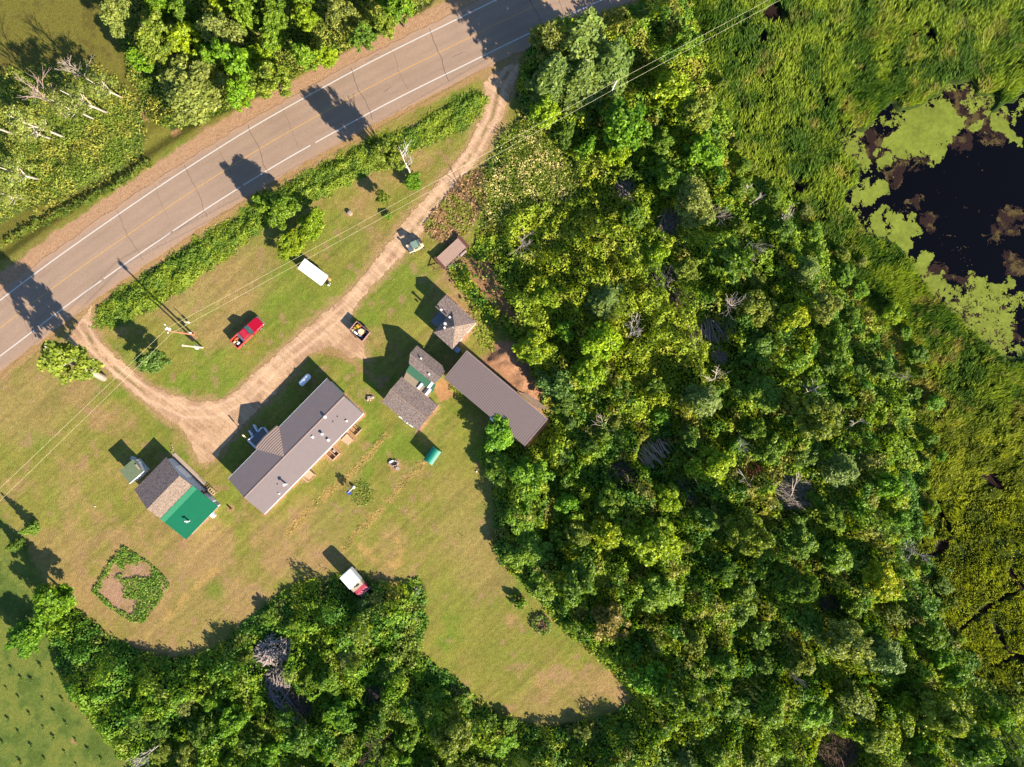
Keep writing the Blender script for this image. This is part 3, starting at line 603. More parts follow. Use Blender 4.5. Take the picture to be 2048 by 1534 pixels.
MB().box(3.4, -.26, 0, 2.7, .06, 2.1).build('overhead_door', M_white, g); win(g, 8.2, -.3, 1.0, .9, .9, 'x', 1); win(g, 9.9, -.3, .1, .8, 1.95, 'x', 1, True)
win(g, D - .25, WL * .4, 1.0, 1.2, .8, 'y', 1)
MB().box(D + .05, -2.3, .0, .9, .6, .75).build('window_well', M_white, g)
MB().prism([(-.1, .05), (7.2, .05), (7.2, .65), (-.1, .65)], .0, .06).build('concrete_apron', M_conc, g)

# ---- small shed with sage green roof
F3 = Fr((238, 941.7), (259.7, 966.7), 2.5)
s3 = F3.thing('small_shed', 'small white shed with a sage green lean-to roof west of the garage', 'shed')
L3 = F3.L; W3 = 2.95
MB().prism([(.12, .12), (L3 - .12, .12), (L3 - .12, W3 - .15), (.12, W3 - .15)], 0, 2.25).build('wall', M_siding_w, s3)
r3 = MB().slab([(0, 0, 2.35), (L3, 0, 2.55), (L3, W3, 2.55), (0, W3, 2.35)], .1).build('roof', M_sage, s3)
MB().box(L3 + .02, W3 / 2, 2.42, .1, W3 + .1, .17).build('fascia', M_trim, r3)
MB().slab([(1.0, W3 - .35, 2.56), (2.0, W3 - .35, 2.61), (2.0, W3 - .05, 2.61), (1.0, W3 - .05, 2.56)], .05).build('roof_patch', M_conc, r3)
win(s3, L3 - .12, W3 * .5, .1, .8, 1.8, 'y', 1, True)

# ---- workshop in the middle: gable shop + narrow northern shop joined by green and tan strips
F4 = Fr((763.5, 804), (804, 753), 2.6)      # x: SW eave -> NE eave ; y negative towards SE
D4 = F4.L; LY = -7.55
k4 = F4.thing('workshop', 'grey shingled workshop of two joined gables with a green strip between them', 'workshop')
vs = [(.2, 0), (.2, 2.5), (D4 / 2, 3.65), (D4 - .2, 2.5), (D4 - .2, 0)]
MB().add([(a, -.2, b) for a, b in vs] + [(a, LY + .2, b) for a, b in vs], [(4, 3, 2, 1, 0), (5, 6, 7, 8, 9), (0, 1, 6, 5), (4, 9, 8, 3)]).build('wall', M_siding_w, k4)
r4 = MB().slab([(0, 0, 2.6), (0, LY, 2.6), (D4 / 2, LY, 3.8), (D4 / 2, 0, 3.8)], .1).slab([(D4 / 2, 0, 3.8), (D4 / 2, LY, 3.8), (D4, LY, 2.6), (D4, 0, 2.6)], .1).build('roof', M_shingle, k4)
MB().slab([(D4 / 2 - .14, .02, 3.79), (D4 / 2, .02, 3.85), (D4 / 2, LY, 3.85), (D4 / 2 - .14, LY, 3.79)][::-1], .03).slab([(D4 / 2, .02, 3.85), (D4 / 2 + .14, .02, 3.79), (D4 / 2 + .14, LY, 3.79), (D4 / 2, LY, 3.85)][::-1], .03).build('ridge_cap', M_shingle_l, r4)
T1 = D4 + 1.05; T2 = T1 + 1.35
tn = MB().slab([(D4 - .1, -.4, 2.66), (D4 - .1, -5.6, 2.66), (T1, -5.3, 2.78), (T1, -.1, 2.78)], .08).build('tan_panel_roof', mat('tan_panel', C(184, 162, 132), rough=.8), k4)
gs = MB().slab([(T1, 0, 2.82), (T1, -5.5, 2.82), (T2, -5.2, 2.98), (T2, .1, 2.98)], .08).build('green_panel_roof', mat('mid_green_panel', C(76, 132, 98), rough=.6, var=.08), k4)
for (xa, xb, yc, w_) in ((D4 + .1, T1 + .15, -3.35, .42), (D4 + .1, T1 + .3, -4.95, .42), (T1 + .05, T2, -4.55, .45)):
    MB().slab([(xa, yc + w_ / 2, 2.9), (xa, yc - w_ / 2, 2.9), (xb, yc - w_ / 2, 3.04), (xb, yc + w_ / 2, 3.04)], .05).build('skylight', M_white, k4)
MB().slab([(D4 + .05, -4.3, 2.84), (D4 + .05, -4.6, 2.84), (T1 + .1, -4.6, 2.95), (T1 + .1, -4.3, 2.95)], .04).build('roof_gap', mat('mauve_gap', C(96, 80, 90), rough=.8), k4)
N0 = T2 - .05; N1 = N0 + 3.15; nm = N0 + 1.5
nw0 = 1.15
MB().slab([(N0, .35, 3.05), (N0, -4.95, 3.05), (nm, -5.15, 3.85), (nm, nw0, 3.85)], .1).slab([(nm, nw0, 3.85), (nm, -5.15, 3.85), (N1 - .55, -5.0, 3.0), (N1, -4.0, 2.5), (N1, nw0 + .1, 2.5)], .1).build('north_roof', M_shingle, k4)
MB().prism([(D4 + .05, -.5), (N0, -.1), (N0 + .2, .75), (N1 - .2, .85), (N1 - .2, -3.9), (N1 - .8, -4.8), (N0, -4.7), (D4 + .05, -5.2)][::-1], 0, 2.42).build('north_wall', M_siding, k4)
boxvent(k4, (nm + .45, -.75, 3.6), .3, .3); boxvent(k4, (N0 + .75, -3.35, 3.45), .34, .3)
win(k4, D4 * .5, LY + .2, .1, 2.2, 2.0, 'x', -1); win(k4, .2, -2.4, 1.0, 1.2, .9, 'y', -1); win(k4, .2, -5.0, 1.0, 1.2, .9, 'y', -1)
win(k4, nm, .8, .1, .8, 1.9, 'x', 1, True)
MB().box(nm + .2, 1.1, 1.6, .35, .35, .3).build('wall_lamp', M_white, k4)
# lumber and white boards leaning along the SW wall of the workshop
o = MB()
for k in range(9): o.box(-.28 - .05 * rnd.random(), -3.6 - k * .33, .1, .2, rnd.uniform(.2, .36), rnd.uniform(.5, 1.1), rnd.uniform(-.2, .2))
o = o.build('board_stack', M_white); o.location = (F4.o.x, F4.o.y, 0); o.rotation_euler = (0, 0, F4.a)
tag(o, 'white and lilac boards leaning on the southwest wall of the workshop', 'boards')

# ---- hip roofed shed
F5 = Fr((866.8, 664.7), (904.5, 698.6), 2.6)   # x: W corner -> S corner, y left = NE
L5 = F5.L; W5 = 5.95
s5 = F5.thing('hip_roof_shed', 'grey shingled shed with a hipped roof and white roof vents behind the trailer', 'shed')
cx5, cy5 = L5 / 2 + .15, W5 / 2; x0 = -2.55; wy0 = W5 - 2.65
ap = (cx5 - .2, cy5 + .1, 3.9); wr = (x0, (wy0 + W5) / 2, 3.2); 
MB().prism([(.15, .15), (L5 - .15, .15), (L5 - .15, W5 - .15), (x0 + .15, W5 - .15), (x0 + .15, wy0 + .15), (.15, wy0 + .15)], 0, 2.45).build('wall', M_siding, s5)
ze5 = 2.55
MB().slab([(L5, 0, ze5), (L5, W5, ze5), ap], .09).slab([(0, 0, ze5), (L5, 0, ze5), ap], .09).slab([(0, 0, ze5), ap, (0, wy0, ze5 + .35)][::1], .09).slab([(0, wy0, ze5 + .35), ap, (wr[0] + 2.55, wr[1], 3.25)], .09).slab([(L5, W5, ze5), (x0, W5, ze5), wr, (wr[0] + 2.55, wr[1], 3.25), ap], .09).slab([(x0, wy0, ze5), (0, wy0, ze5 + .35), (wr[0] + 2.55, wr[1], 3.25), wr][::1], .09).add([(x0, wy0, ze5 - .05), (x0, W5, ze5 - .05), (wr[0], wr[1], wr[2] - .05)], [(0, 2, 1)]).build('roof', M_shingle, s5)
MB().slab([(L5 + .01, .05, ze5 + .03), (L5 + .01, W5 - .05, ze5 + .03), (ap[0] + .12, ap[1] + .05, 3.9)], .03).build('tan_roof_face', M_shingle_l, s5)  # paler shingles paint the sunlit brightness onto the southeast hip face
for a, b in ((883, 620), (900, 635), (890, 656), (908, 655)):
    q = F5.loc(a, b, 3.1); boxvent(s5, (q[0], q[1], 3.12 if a == 883 else 3.5 if a == 900 else 3.55), .36, .26)
q = F5.loc(891, 648, 3.6); pipe(s5, (q[0], q[1], 3.3), .8, .17, 'chimney', M_galv)
q = F5.loc(868, 640, 0)
MB().prism([(-1.9, 1.0), (.2, 1.0), (.2, wy0 + .1), (-1.9, wy0 + .1)], 0, .12).build('stoop', M_deck, s5)
win(s5, .15, 1.7, .15, .85, 1.9, 'y', -1, True); win(s5, L5 - .15, 3, 1.0, 1.2, .9, 'y', 1)
o = MB().box(L5 + .55, .45, 0, .9, .8, 1.5).build('water_tote', mat('blue_grey_plastic', (.24, .3, .38), rough=.5)); o.location = (F5.o.x, F5.o.y, 0); o.rotation_euler = (0, 0, F5.a); tag(o, 'blue grey bin standing against the south corner of the hip roofed shed', 'bin')

# ---- long metal pole shed
F6 = Fr((887.4, 756), (1049, 892), 3.3)   # x NW->SE, y left = NE
L6 = F6.L; W6 = 5.75
s6 = F6.thing('pole_shed', 'long low pole shed with a ribbed brown metal roof at the edge of the woods', 'shed')
MB().slab([(0, 0, 3.0), (L6, 0, 3.0), (L6, W6, 3.6), (0, W6, 3.6)], .08).build('roof', M_mauve2, s6)
MB().slab([(0, W6 - .02, 3.63), (L6, W6 - .02, 3.63), (L6, W6 + .07, 3.63), (0, W6 + .07, 3.63)], .14).slab([(L6 - .02, 0, 3.04), (L6 + .07, 0, 3.04), (L6 + .07, W6, 3.64), (L6 - .02, W6, 3.64)], .14).build('roof_edge', mat('light_flashing', C(206, 178, 168), rough=.5), s6)
MB().add([(.2, .2, 0), (.2, W6 - .2, 0), (.2, W6 - .2, 3.45), (.2, .2, 2.9), (L6 - .2, .2, 0), (L6 - .2, W6 - .2, 0), (L6 - .2, W6 - .2, 3.45), (L6 - .2, .2, 2.9)], [(0, 3, 2, 1), (4, 5, 6, 7), (1, 2, 6, 5)]).build('wall', M_siding_b, s6)
for k in range(7): MB().box(.3 + k * (L6 - .6) / 6, .3, 0, .18, .18, 2.9).build('post', M_wood_g, s6)
q = F6.loc(985, 836, 2.8); MB().slab([(q[0] - .3, -.25, 2.98), (q[0] + .5, -.35, 2.98), (q[0] + .45, .25, 3.02), (q[0] - .3, .3, 3.02)], .05).build('white_roof_panel', M_white, s6)
o = MB()
for k in range(9): o.tube([(11.0 + k * .12, W6 + .45 + k * .07, .2 + .06 * (k % 3)), (15.0 + k * .2, W6 + .35 + .13 * k, .3 + .07 * (k % 2))], .07, 6)
o = o.build('pole_pile', M_wood_g); o.location = (F6.o.x, F6.o.y, 0); o.rotation_euler = (0, 0, F6.a); tag(o, 'grey wooden poles stacked behind the northeast wall of the pole shed', 'poles')

# ---- little green garden shed
F7 = Fr((846.8, 918.7), (865, 892.6), 2.0); L7 = F7.L; F7b = 1.7
s7 = F7.thing('garden_shed', 'little garden shed with a rounded bright green roof standing alone on the lawn', 'shed')
a7 = [(-F7b + i * F7b / 6) for i in range(7)]
pts = [(y_, 1.85 + .32 * math.sin(math.pi * (y_ + F7b) / F7b)) for y_ in a7]
vs = [(0, y_, z_) for y_, z_ in pts] + [(L7, y_, z_) for y_, z_ in pts]
b7 = MB(); 
for i in range(6):
    b7.slab([vs[i], vs[i + 7], vs[i + 8], vs[i + 1]][::-1], .06)
b7.build('roof', M_teal, s7)
MB().prism([(.08, -F7b + .08), (L7 - .08, -F7b + .08), (L7 - .08, -.08), (.08, -.08)], 0, 1.88).build('wall', M_teal, s7)
MB().box(L7 / 2, -F7b + .06, .06, 1.1, .04, 1.7).build('door', M_green_l, s7)
MB().box(L7 / 2, -F7b - .03, 1.78, L7 + .04, .05, .1).build('eave_trim', mat('pale_green_trim', C(150, 220, 170), rough=.5), s7)

# ================================================================ VEHICLES
M_red = mat('red_car_paint', C(196, 8, 44, 1.25), rough=.25, var=.05, spec=.7); M_red_p = mat('faded_red_side', C(226, 92, 74, 1.35), rough=.35, var=.08, spec=.6)
M_chrome = mat('chrome', (.7, .7, .72), rough=.2, metal=.8, var=.05)
def wheel(parent, x, y, r=.38, wd=.24, rim=True):
    w_ = MB().tube([(x, y - wd / 2, r), (x, y + wd / 2, r)], r, 18).build('wheel', M_black, parent)
    if rim: MB().tube([(x, y - wd / 2 - .015, r), (x, y + wd / 2 + .015, r)], r * .58, 14).build('rim', M_chrome, w_)
    return w_
A = G3(468.5, 689.5, .9); B = G3(520.5, 640.5, .9); d = B - A; TL = d.length; mid = (A + B) / 2
t = thing('pickup_truck', 'red extended cab pickup truck parked on the front lawn', 'pickup', (mid.x, mid.y, 0), math.atan2(d.y, d.x))
hw = .97; X = lambda f: -TL / 2 + TL * f
MB().loft([sec(X(.585), hw, .42, 1.12), sec(X(.75), hw, .42, 1.12), sec(X(.93), hw - .03, .42, 1.04), sec(X(.985), hw - .16, .48, .92), sec(X(1.0), hw - .34, .52, .8)]).build('front_body', M_red, t, smooth=False, bevel=.03)
MB().loft([sec(X(.33), hw, .42, 1.14, .05), sec(X(.585), hw, .42, 1.14, .05)]).build('cab_lower', M_red_p, t)
cab = MB().loft([sec(X(.335), .80, 1.1, 1.80, .1), sec(X(.36), .76, 1.1, 1.86, .1), sec(X(.54), .74, 1.1, 1.86, .1), sec(X(.555), .72, 1.1, 1.82, .1)]).build('cab', M_red, t, bevel=.02)
MB().add([(X(.56), .74, 1.80), (X(.56), -.74, 1.80), (X(.655), -.86, 1.14), (X(.655), .86, 1.14)], [(0, 1, 2, 3)]).build('windshield', M_dglass, t)
for sy in (-1, 1): MB().add([(X(.555), sy * .76, 1.8), (X(.655), sy * .86, 1.12), (X(.555), sy * .86, 1.12)], [(0, 1, 2)]).build('quarter_glass', M_glass, t)
for sy in (-1, 1):
    for fa, fb in ((.35, .43), (.45, .545)):
        MB().add([(X(fa), sy * .835, 1.16), (X(fb), sy * .835, 1.16), (X(fb) - .03, sy * .79, 1.68), (X(fa) + .03, sy * .79, 1.68)], [(0, 1, 2, 3) if sy < 0 else (3, 2, 1, 0)]).build('side_window', M_glass, t)
    MB().box(X(.6), sy * (hw + .13), 1.1, .16, .22, .18).build('mirror', M_red, t)
    MB().box(X(.972), sy * .72, .68, .12, .3, .2).build('headlight', M_white, t); MB().box(X(.004), sy * .85, .75, .06, .18, .35).build('tail_light', M_red, t)
for k in range(6): MB().box(X(.45), -.5 + k * .2, 1.855, TL * .15, .05, .035).build('roof_rib', mat('roof_rib_paint', C(240, 90, 110, 1.3), rough=.3) if k == 0 else bpy.data.materials['roof_rib_paint'], cab)  # raised ribs in lighter pink, painting in the roof's highlight stripes
bd = MB(); bd.box(X(.165), .9, .45, TL * .33, .12, .78).box(X(.165), -.9, .45, TL * .33, .12, .78).box(X(.165), 0, .5, TL * .33, 1.7, .12).box(X(.012), 0, .45, .1, 1.86, .76); bd.build('bed', M_red_p, t)
MB().box(X(.165), 0, .625, TL * .3, 1.68, .02).build('bed_liner', mat('bed_liner', (.06, .055, .07), rough=.8), t)
MB().box(X(.30), 0, .64, .5, 1.66, .58).build('tool_box', mat('dark_grey_lid', (.10, .10, .12), rough=.5), t)
MB().box(X(.998), 0, .42, .18, 1.7, .2).build('front_bumper', M_chrome, t, bevel=.03); MB().box(X(-.012), 0, .42, .14, 1.75, .18).build('rear_bumper', M_chrome, t)
for fx in (.17, .83):
    for sy in (-1, 1): wheel(t, X(fx), sy * (hw - .09), .39, .26)
def cargo(root_loc, ang, items, where):
    c, s_ = math.cos(ang), math.sin(ang)
    for (nm, kind, x_, y_, z_, sx, sy, sz, m, lab) in items:
        b = MB()
        if kind == 'box': b.box(0, 0, 0, sx, sy, sz)
        elif kind == 'bag': b.ball(0, 0, sz / 2, sx / 2, sy / 2, sz / 2, 10, 6)
        elif kind == 'bucket': b.cyl(0, 0, 0, sx * .42, sz, 12, sx / 2); b.cyl(0, 0, sz, sx * .54, .03, 12)
        elif kind == 'jug': b.loft([sec(-sx / 2, sy / 2, 0, sz, .05), sec(sx / 2, sy / 2, 0, sz, .05)]).cyl(0, 0, sz, .04, .06, 8)
        elif kind == 'boards':
            for q_ in range(5): b.box(0, -sy / 2 + sy * (q_ + .5) / 5, .04 * (q_ % 2), sx, sy / 6, .05, rnd.uniform(-.12, .12))
        o = b.build(nm, m, None, bevel=.02 if kind in ('box', 'jug') else 0)
        o.location = (root_loc[0] + x_ * c - y_ * s_, root_loc[1] + x_ * s_ + y_ * c, z_); o.rotation_euler = (0, 0, ang + rnd.uniform(-.4, .4)); tag(o, lab, nm.replace('_', ' '))
M_yplas = mat('yellow_plastic', C(240, 200, 60), rough=.5); M_cream = mat('cream_plastic', C(250, 226, 180, 1.3), rough=.6); M_orange = mat('orange_red_cloth', C(224, 110, 60), rough=.8, var=.2, scale=6); M_navy = mat('navy_cloth', (.05, .06, .13), rough=.8)
M_tealp = mat('teal_plastic', C(50, 130, 130), rough=.5); M_pinkc = mat('pink_plastic', C(240, 130, 120), rough=.5)
cargo(t.location, t.rotation_euler.z, [('cooler', 'box', X(.12), -.35, .64, .5, .36, .4, M_white, 'white cooler box in the bed of the red pickup'), ('feed_sack', 'bag', X(.05), .35, .64, .55, .4, .3, M_cream, 'cream sack at the tailgate corner of the red pickup bed'), ('crumpled_tarp', 'bag', X(.15), .52, .64, .85, .5, .4, M_orange, 'orange crumpled tarp on the left side of the pickup bed'), ('plastic_jug', 'jug', X(.13), .1, .64, .3, .22, .35, M_yplas, 'yellow plastic jug in the middle of the pickup bed'), ('tool_bag', 'bag', X(.04), -.1, .64, .5, .35, .3, M_navy, 'dark tool bag beside the sack in the pickup bed')], 'bed')

# ---- utility trailer full of junk
A = G3(705, 651.5, .7); Bp = G3(732.5, 674.5, .7); 
c0 = G3(717, 665, .7); d = G3(740, 666, .7) - G3(698, 661 - 29, .7)
ang = math.atan2((G3(741, 664.5, .9) - G3(714, 642, .9)).y, (G3(741, 664.5, .9) - G3(714, 642, .9)).x); TLn = (G3(741, 664.5, .9) - G3(714, 642, .9)).length; TW = (G3(714, 642, .9) - G3(698, 661, .9)).length
ctr = (G3(741, 664.5, .9) + G3(698, 661, .9)) / 2
tr = thing('utility_trailer', 'open box trailer heaped with yard junk beside the driveway', 'trailer', (ctr.x, ctr.y, 0), ang)
M_tr = mat('faded_pink_steel', C(196, 150, 144), rough=.7, var=.15)
b = MB(); b.box(0, TW / 2 - .04, .5, TLn, .07, .75).box(0, -TW / 2 + .04, .5, TLn, .07, .75).box(TLn / 2 - .04, 0, .5, .07, TW - .16, .75).box(-TLn / 2 + .04, 0, .5, .07, TW - .16, .75); b.build('side_panel', M_tr, tr)
MB().box(0, 0, .42, TLn, TW, .1).build('floor', M_dark, tr)
for sy in (-1, 1): wheel(tr, 0, sy * (TW / 2 + .14), .33, .2)
MB().tube([(TLn / 2, .4, .45), (TLn / 2 + .75, 0, .45)], .05).tube([(TLn / 2, -.4, .45), (TLn / 2 + .75, 0, .45)], .05).build('tongue', M_rust, tr)
cargo(tr.location, ang, [('plastic_bin', 'box', -.75, .45, .53, .55, .45, .6, M_yplas, 'bright yellow bin at the far end of the junk trailer'), ('plastic_jug', 'jug', -.95, -.05, .53, .4, .3, .5, M_yplas, 'yellow jug next to the yellow bin in the junk trailer'), ('cushion', 'bag', -1.0, -.6, .53, .8, .5, .45, M_cream, 'beige cushion in the corner of the junk trailer'), ('large_tub', 'bucket', .25, .12, .53, .95, .95, .55, M_cream, 'large cream tub in the middle of the junk trailer'), ('blue_bag', 'bag', -.35, .0, .53, .6, .5, .6, M_navy, 'dark blue bag against the cream tub in the junk trailer'), ('white_crate', 'box', -.35, -.6, .53, .6, .3, .55, M_white, 'white crate along the side of the junk trailer'), ('tarp_roll', 'bag', .45, -.5, .53, .9, .35, .4, mat('grey_tarp', (.28, .28, .33), rough=.7), 'grey tarp roll along the near side of the junk trailer'), ('pink_toy', 'bag', .55, -.25, .9, .35, .2, .2, M_pinkc, 'small pink toy lying on the grey tarp roll in the junk trailer'), ('teal_bucket', 'bucket', 1.0, -.6, .53, .35, .35, .4, M_tealp, 'teal bucket in the dark corner of the junk trailer'), ('plank_bundle', 'boards', .75, .55, .8, 1.1, .35, .1, M_wood_g, 'grey planks lying over the end of the junk trailer'), ('orange_cloth', 'bag', -.5, .75, .9, .5, .3, .25, M_orange, 'orange cloth on the rim side of the junk trailer')], 'trailer')

# ---- white box trailer under the power line
c4_ = [G3(*p, 1.45) for p in ((609.5, 516.5), (595, 536.5), (641, 571.5), (656, 551))]
ctr = sum(c4_, Vector()) / 4; d = c4_[3] - c4_[0]; ang = math.atan2(d.y, d.x); L = d.length; Wd = (c4_[0] - c4_[1]).length
wt_ = thing('flat_top_trailer', 'low trailer with a flat bright white top under the power lines', 'trailer', (ctr.x, ctr.y, 0), ang)
MB().box(0, 0, 1.36, L, Wd, .09).build('top_panel', M_white, wt_, bevel=.02)
MB().box(0, 0, .45, L - .25, Wd - .25, .9).build('body', mat('light_grey_panel', (.45, .45, .44), rough=.6), wt_)
for sy in (-1, 1): wheel(wt_, -.2, sy * (Wd / 2 - .25), .33, .2)
MB().tube([(L / 2 - .1, .5, .5), (L / 2 + .9, 0, .5)], .05).tube([(L / 2 - .1, -.5, .5), (L / 2 + .9, 0, .5)], .05).build('tongue', M_black, wt_)
for (a, b_1, r_, hh, m_, nm, lb) in ((658, 558.5, .3, .5, mat('tan_plastic', C(240, 190, 130), rough=.6), 'round_tub', 'round tan tub on the grass at the end of the white trailer'), (658.5, 567, .15, .35, M_white, 'white_jug', 'white jug nearer the driveway of the two by the trailer'), (656.5, 569.7, .15, .3, M_white, 'white_jug', 'white jug touching the weeds by the trailer end')):
    g_ = G(a, b_1, .3); o = MB().cyl(0, 0, 0, r_, hh, 14, r_ * .9).cyl(0, 0, hh, r_ * .4, .05, 8).build(nm, m_); o.location = (*g_, 0); tag(o, lb, nm.split('_')[1])

# ---- wooden deck flatbed trailer
A = G3(873, 523, .9); B = G3(924, 476, .9); d = B - A; ang = math.atan2(d.y, d.x); L = d.length; ctr = (A + B) / 2 + Vector((d.y, -d.x, 0)).normalized() * .55
fb = thing('flatbed_trailer', 'old flatbed trailer with a weathered wooden deck beside the dry grass', 'trailer', (ctr.x, ctr.y, 0), ang)
b = MB()
for k in range(9): b.box(0, -.92 + k * .23, .82, L * .84, .215, .06)
b.build('plank_deck', mat('trailer_planks', C(208, 172, 152), rough=.9, var=.16, scale=2, stretch=(.6, 6, 1), bump=.3), fb)
MB().box(-L * .46, 0, .80, .5, 2.5, .1).build('ramp', M_rust, fb); MB().box(L * .46, 0, .80, .55, 2.5, .1).build('front_plate', M_rust, fb)
MB().box(0, 1.05, .62, L, .09, .2).box(0, -1.05, .62, L, .09, .2).box(0, 0, .6, L, .3, .15).build('frame', M_rust, fb)
b = MB().box(-L * .12, -1.42, .76, L * .62, .06, .08).box(-L * .12, -1.12, .76, L * .62, .05, .08)
for k in range(6): b.box(-L * .42 + k * L * .12, -1.27, .77, .06, .3, .06)
b.build('side_rack', M_wood_g, fb)
fd = MB().loft([sec(L * .12, .18, .55, .98, .08), sec(L * .34, .18, .55, .98, .08)]); fdo = fd.build('fender', mat('fender_paint', C(196, 170, 162), rough=.5), fb); fdo.location = (0, -1.4, 0)
for sx in (-.05, .16):
    for sy in (-1, 1): wheel(fb, L * (.15 + sx), sy * 1.02, .36, .2)
MB().tube([(-L / 2, .7, .65), (-L / 2 - 1.3, 0, .6)], .06).tube([(-L / 2, -.7, .65), (-L / 2 - 1.3, 0, .6)], .06).tube([(-L / 2 - 1.0, 0, .6), (-L / 2 - 1.0, 0, .05)], .05).ball(-L / 2 - 1.35, 0, .62, .12, .12, .08).build('tongue', M_rust, fb)

# ---- small cream utility tractor
A = G3(819, 497, .8); B = G3(842, 486, .8); d = B - A; ang = math.atan2(d.y, d.x); ctr = (A + B) / 2
ut = thing('utility_vehicle', 'cream off road utility vehicle with a grey green roof by the flatbed trailer', 'utility vehicle', (ctr.x, ctr.y, 0), ang)
MB().loft([sec(-1.35, .72, .45, .78, .08), sec(-.5, .78, .4, .85, .08), sec(.9, .78, .4, .95, .08), sec(1.3, .55, .45, .8, .08)]).build('body', M_cream, ut, bevel=.02)
MB().box(.0, 0, 1.78, 1.05, 1.2, .07).build('roof', mat('grey_green_roof', C(150, 176, 156), rough=.4), ut, bevel=.03)
b = MB()
for sx in (-.48, .48):
    for sy in (-.55, .55): b.tube([(sx, sy, .85), (sx * .95, sy * .95, 1.8)], .035)
b.build('roll_cage', M_black, ut)
MB().box(-.95, 0, .82, .75, 1.25, .12).build('cargo_box', mat('dark_bed', (.09, .10, .12), rough=.6), ut); MB().box(.05, 0, .86, .5, 1.15, .35).build('seat', M_black, ut)
MB().add([(.5, .55, 1.75), (.5, -.55, 1.75), (.82, -.6, 1.0), (.82, .6, 1.0)], [(0, 1, 2, 3)]).build('windshield', M_dglass, ut)
for sx in (-.9, .9):
    for sy in (-1, 1):
        wheel(ut, sx, sy * .76, .34, .26)
cargo(ut.location, ang, [('straw_hat_tub', 'bucket', -1.2, .45, .9, .38, .38, .35, M_cream, 'cream bucket at the back of the utility vehicle'), ('engine_block', 'box', 1.15, .1, .88, .45, .5, .28, M_rust, 'rusty engine part on the nose of the utility vehicle')], 'utv')

# ---- abandoned white box truck with red cab in the brush
c_ = [G3(*p, 2.5) for p in ((703, 1142.5), (681.5, 1161.5), (708, 1187), (721.5, 1163.5))]
ctr = (c_[0] + c_[1] + c_[2] + c_[3]) / 4; d = (c_[3] - c_[0]); ang = math.atan2(d.y, d.x); L = 2.9; Wd = (c_[0] - c_[1]).length * 1.0
vt = thing('box_truck', 'abandoned white truck box with a faded red cab half hidden in the brush', 'truck', (ctr.x, ctr.y, 0), ang)
MB().loft([sec(-L * .62, Wd / 2 - .05, .6, 2.55, .3), sec(-L * .6, Wd / 2, .6, 2.62, .3), sec(L * .25, Wd / 2, .6, 2.62, .3)]).build('box', M_white, vt, smooth=False)
MB().loft([sec(L * .25, Wd / 2 - .05, .6, 2.35, .25), sec(L * .52, Wd / 2 - .08, .6, 2.3, .25)]).build('cream_section', mat('dirty_cream_panel', C(212, 196, 170), rough=.7, var=.2, scale=3), vt)
MB().box(L * .36, .3, 2.36, .25, .6, .08).box(L * .34, -.2, 2.36, .18, .25, .08).build('roof_hatch', M_dark, vt)
MB().loft([sec(L * .52, Wd / 2 - .1, .55, 1.9, .2), sec(L * .75, Wd / 2 - .1, .55, 1.9, .2), sec(L * .95, Wd / 2 - .15, .55, 1.5, .2)]).build('cab', mat('faded_red_paint', C(184, 70, 90, 1.2), rough=.6, var=.3, scale=3), vt)
MB().box(L * .97, 0, .45, .15, Wd - .2, .25).build('bumper', M_chrome, vt)
for sx in (-.35, .75):
    for sy in (-1, 1): wheel(vt, L * sx, sy * (Wd / 2 - .1), .42, .26)

# ================================================================ SMALL THINGS
# propane tank
A = G3(600, 770, .9); B = G3(619.5, 749.5, .9); d = B - A; ctr = (A + B) / 2; L = d.length
pt = thing('propane_tank', 'white propane tank with domed ends in the shade of the long house', 'propane tank', (ctr.x, ctr.y, 0), math.atan2(d.y, d.x))
R_ = .5; secs = []
for f_, r_ in ((-1, .08), (-.96, .26), (-.88, .40), (-.76, .48), (-.6, .5), (.6, .5), (.76, .48), (.88, .40), (.96, .26), (1, .08)):
    secs.append([(f_ * L / 2, r_ * math.cos(2 * math.pi * k / 20), .85 + r_ * math.sin(2 * math.pi * k / 20)) for k in range(20)])
MB().loft(secs).build('tank', mat('tank_paint', (.75, .77, .82), rough=.35, var=.03), pt, smooth=True)
MB().cyl(0, 0, 1.3, .2, .14, 14).build('valve_dome', M_galv, pt)
for sx in (-.55, .55): MB().box(sx * L / 2, 0, 0, .15, .7, .5).build('foot', M_conc, pt)

# power poles and lines
def leanpole(A, B, ztop, z1, r0, r1, name, label, m, group=None):
    a = G3(*A, 0); b = G3(*B, ztop); t = thing(name, label, 'utility pole', (a.x, a.y, 0), 0, group)
    MB().tube([(0, 0, 0), (b - a) * .5, b - a], [r0, (r0 + r1) / 2, r1], 10).build('pole', m, t); return t, b, b - a
M_pole = mat('reddish_pole_wood', C(206, 140, 104), rough=.9, var=.2, scale=2); M_cpole = mat('cream_pole', C(250, 228, 190, 1.35), rough=.7, var=.08); M_wire = mat('aluminium_wire', C(250, 240, 190, 1.3), rough=.5, var=.02)
tp, top1, rel = leanpole((387, 669), (334, 661), 9.0, 0, .17, .12, 'utility_pole', 'tall wooden utility pole with a transformer beside the driveway loop', M_pole)
MB().cyl(rel.x - .12, rel.y + .25, rel.z - .95, .28, .8, 14).cyl(rel.x - .12, rel.y + .25, rel.z - .15, .12, .12, 10).build('transformer', M_vent, tp)
MB().tube([(rel.x - .5, rel.y + .95, rel.z - .35), (rel.x + .1, rel.y - .1, rel.z - .35)], .05).ball(rel.x - .5, rel.y + .95, rel.z - .25, .1, .1, .12).build('crossarm', M_vent, tp)
MB().ball(rel.x + .15, rel.y - .35, rel.z + .02, .1, .1, .14).build('insulator', M_vent, tp)
MB().box(.05, .15, 1.2, .4, .25, .7).build('meter_box', M_galv, tp)
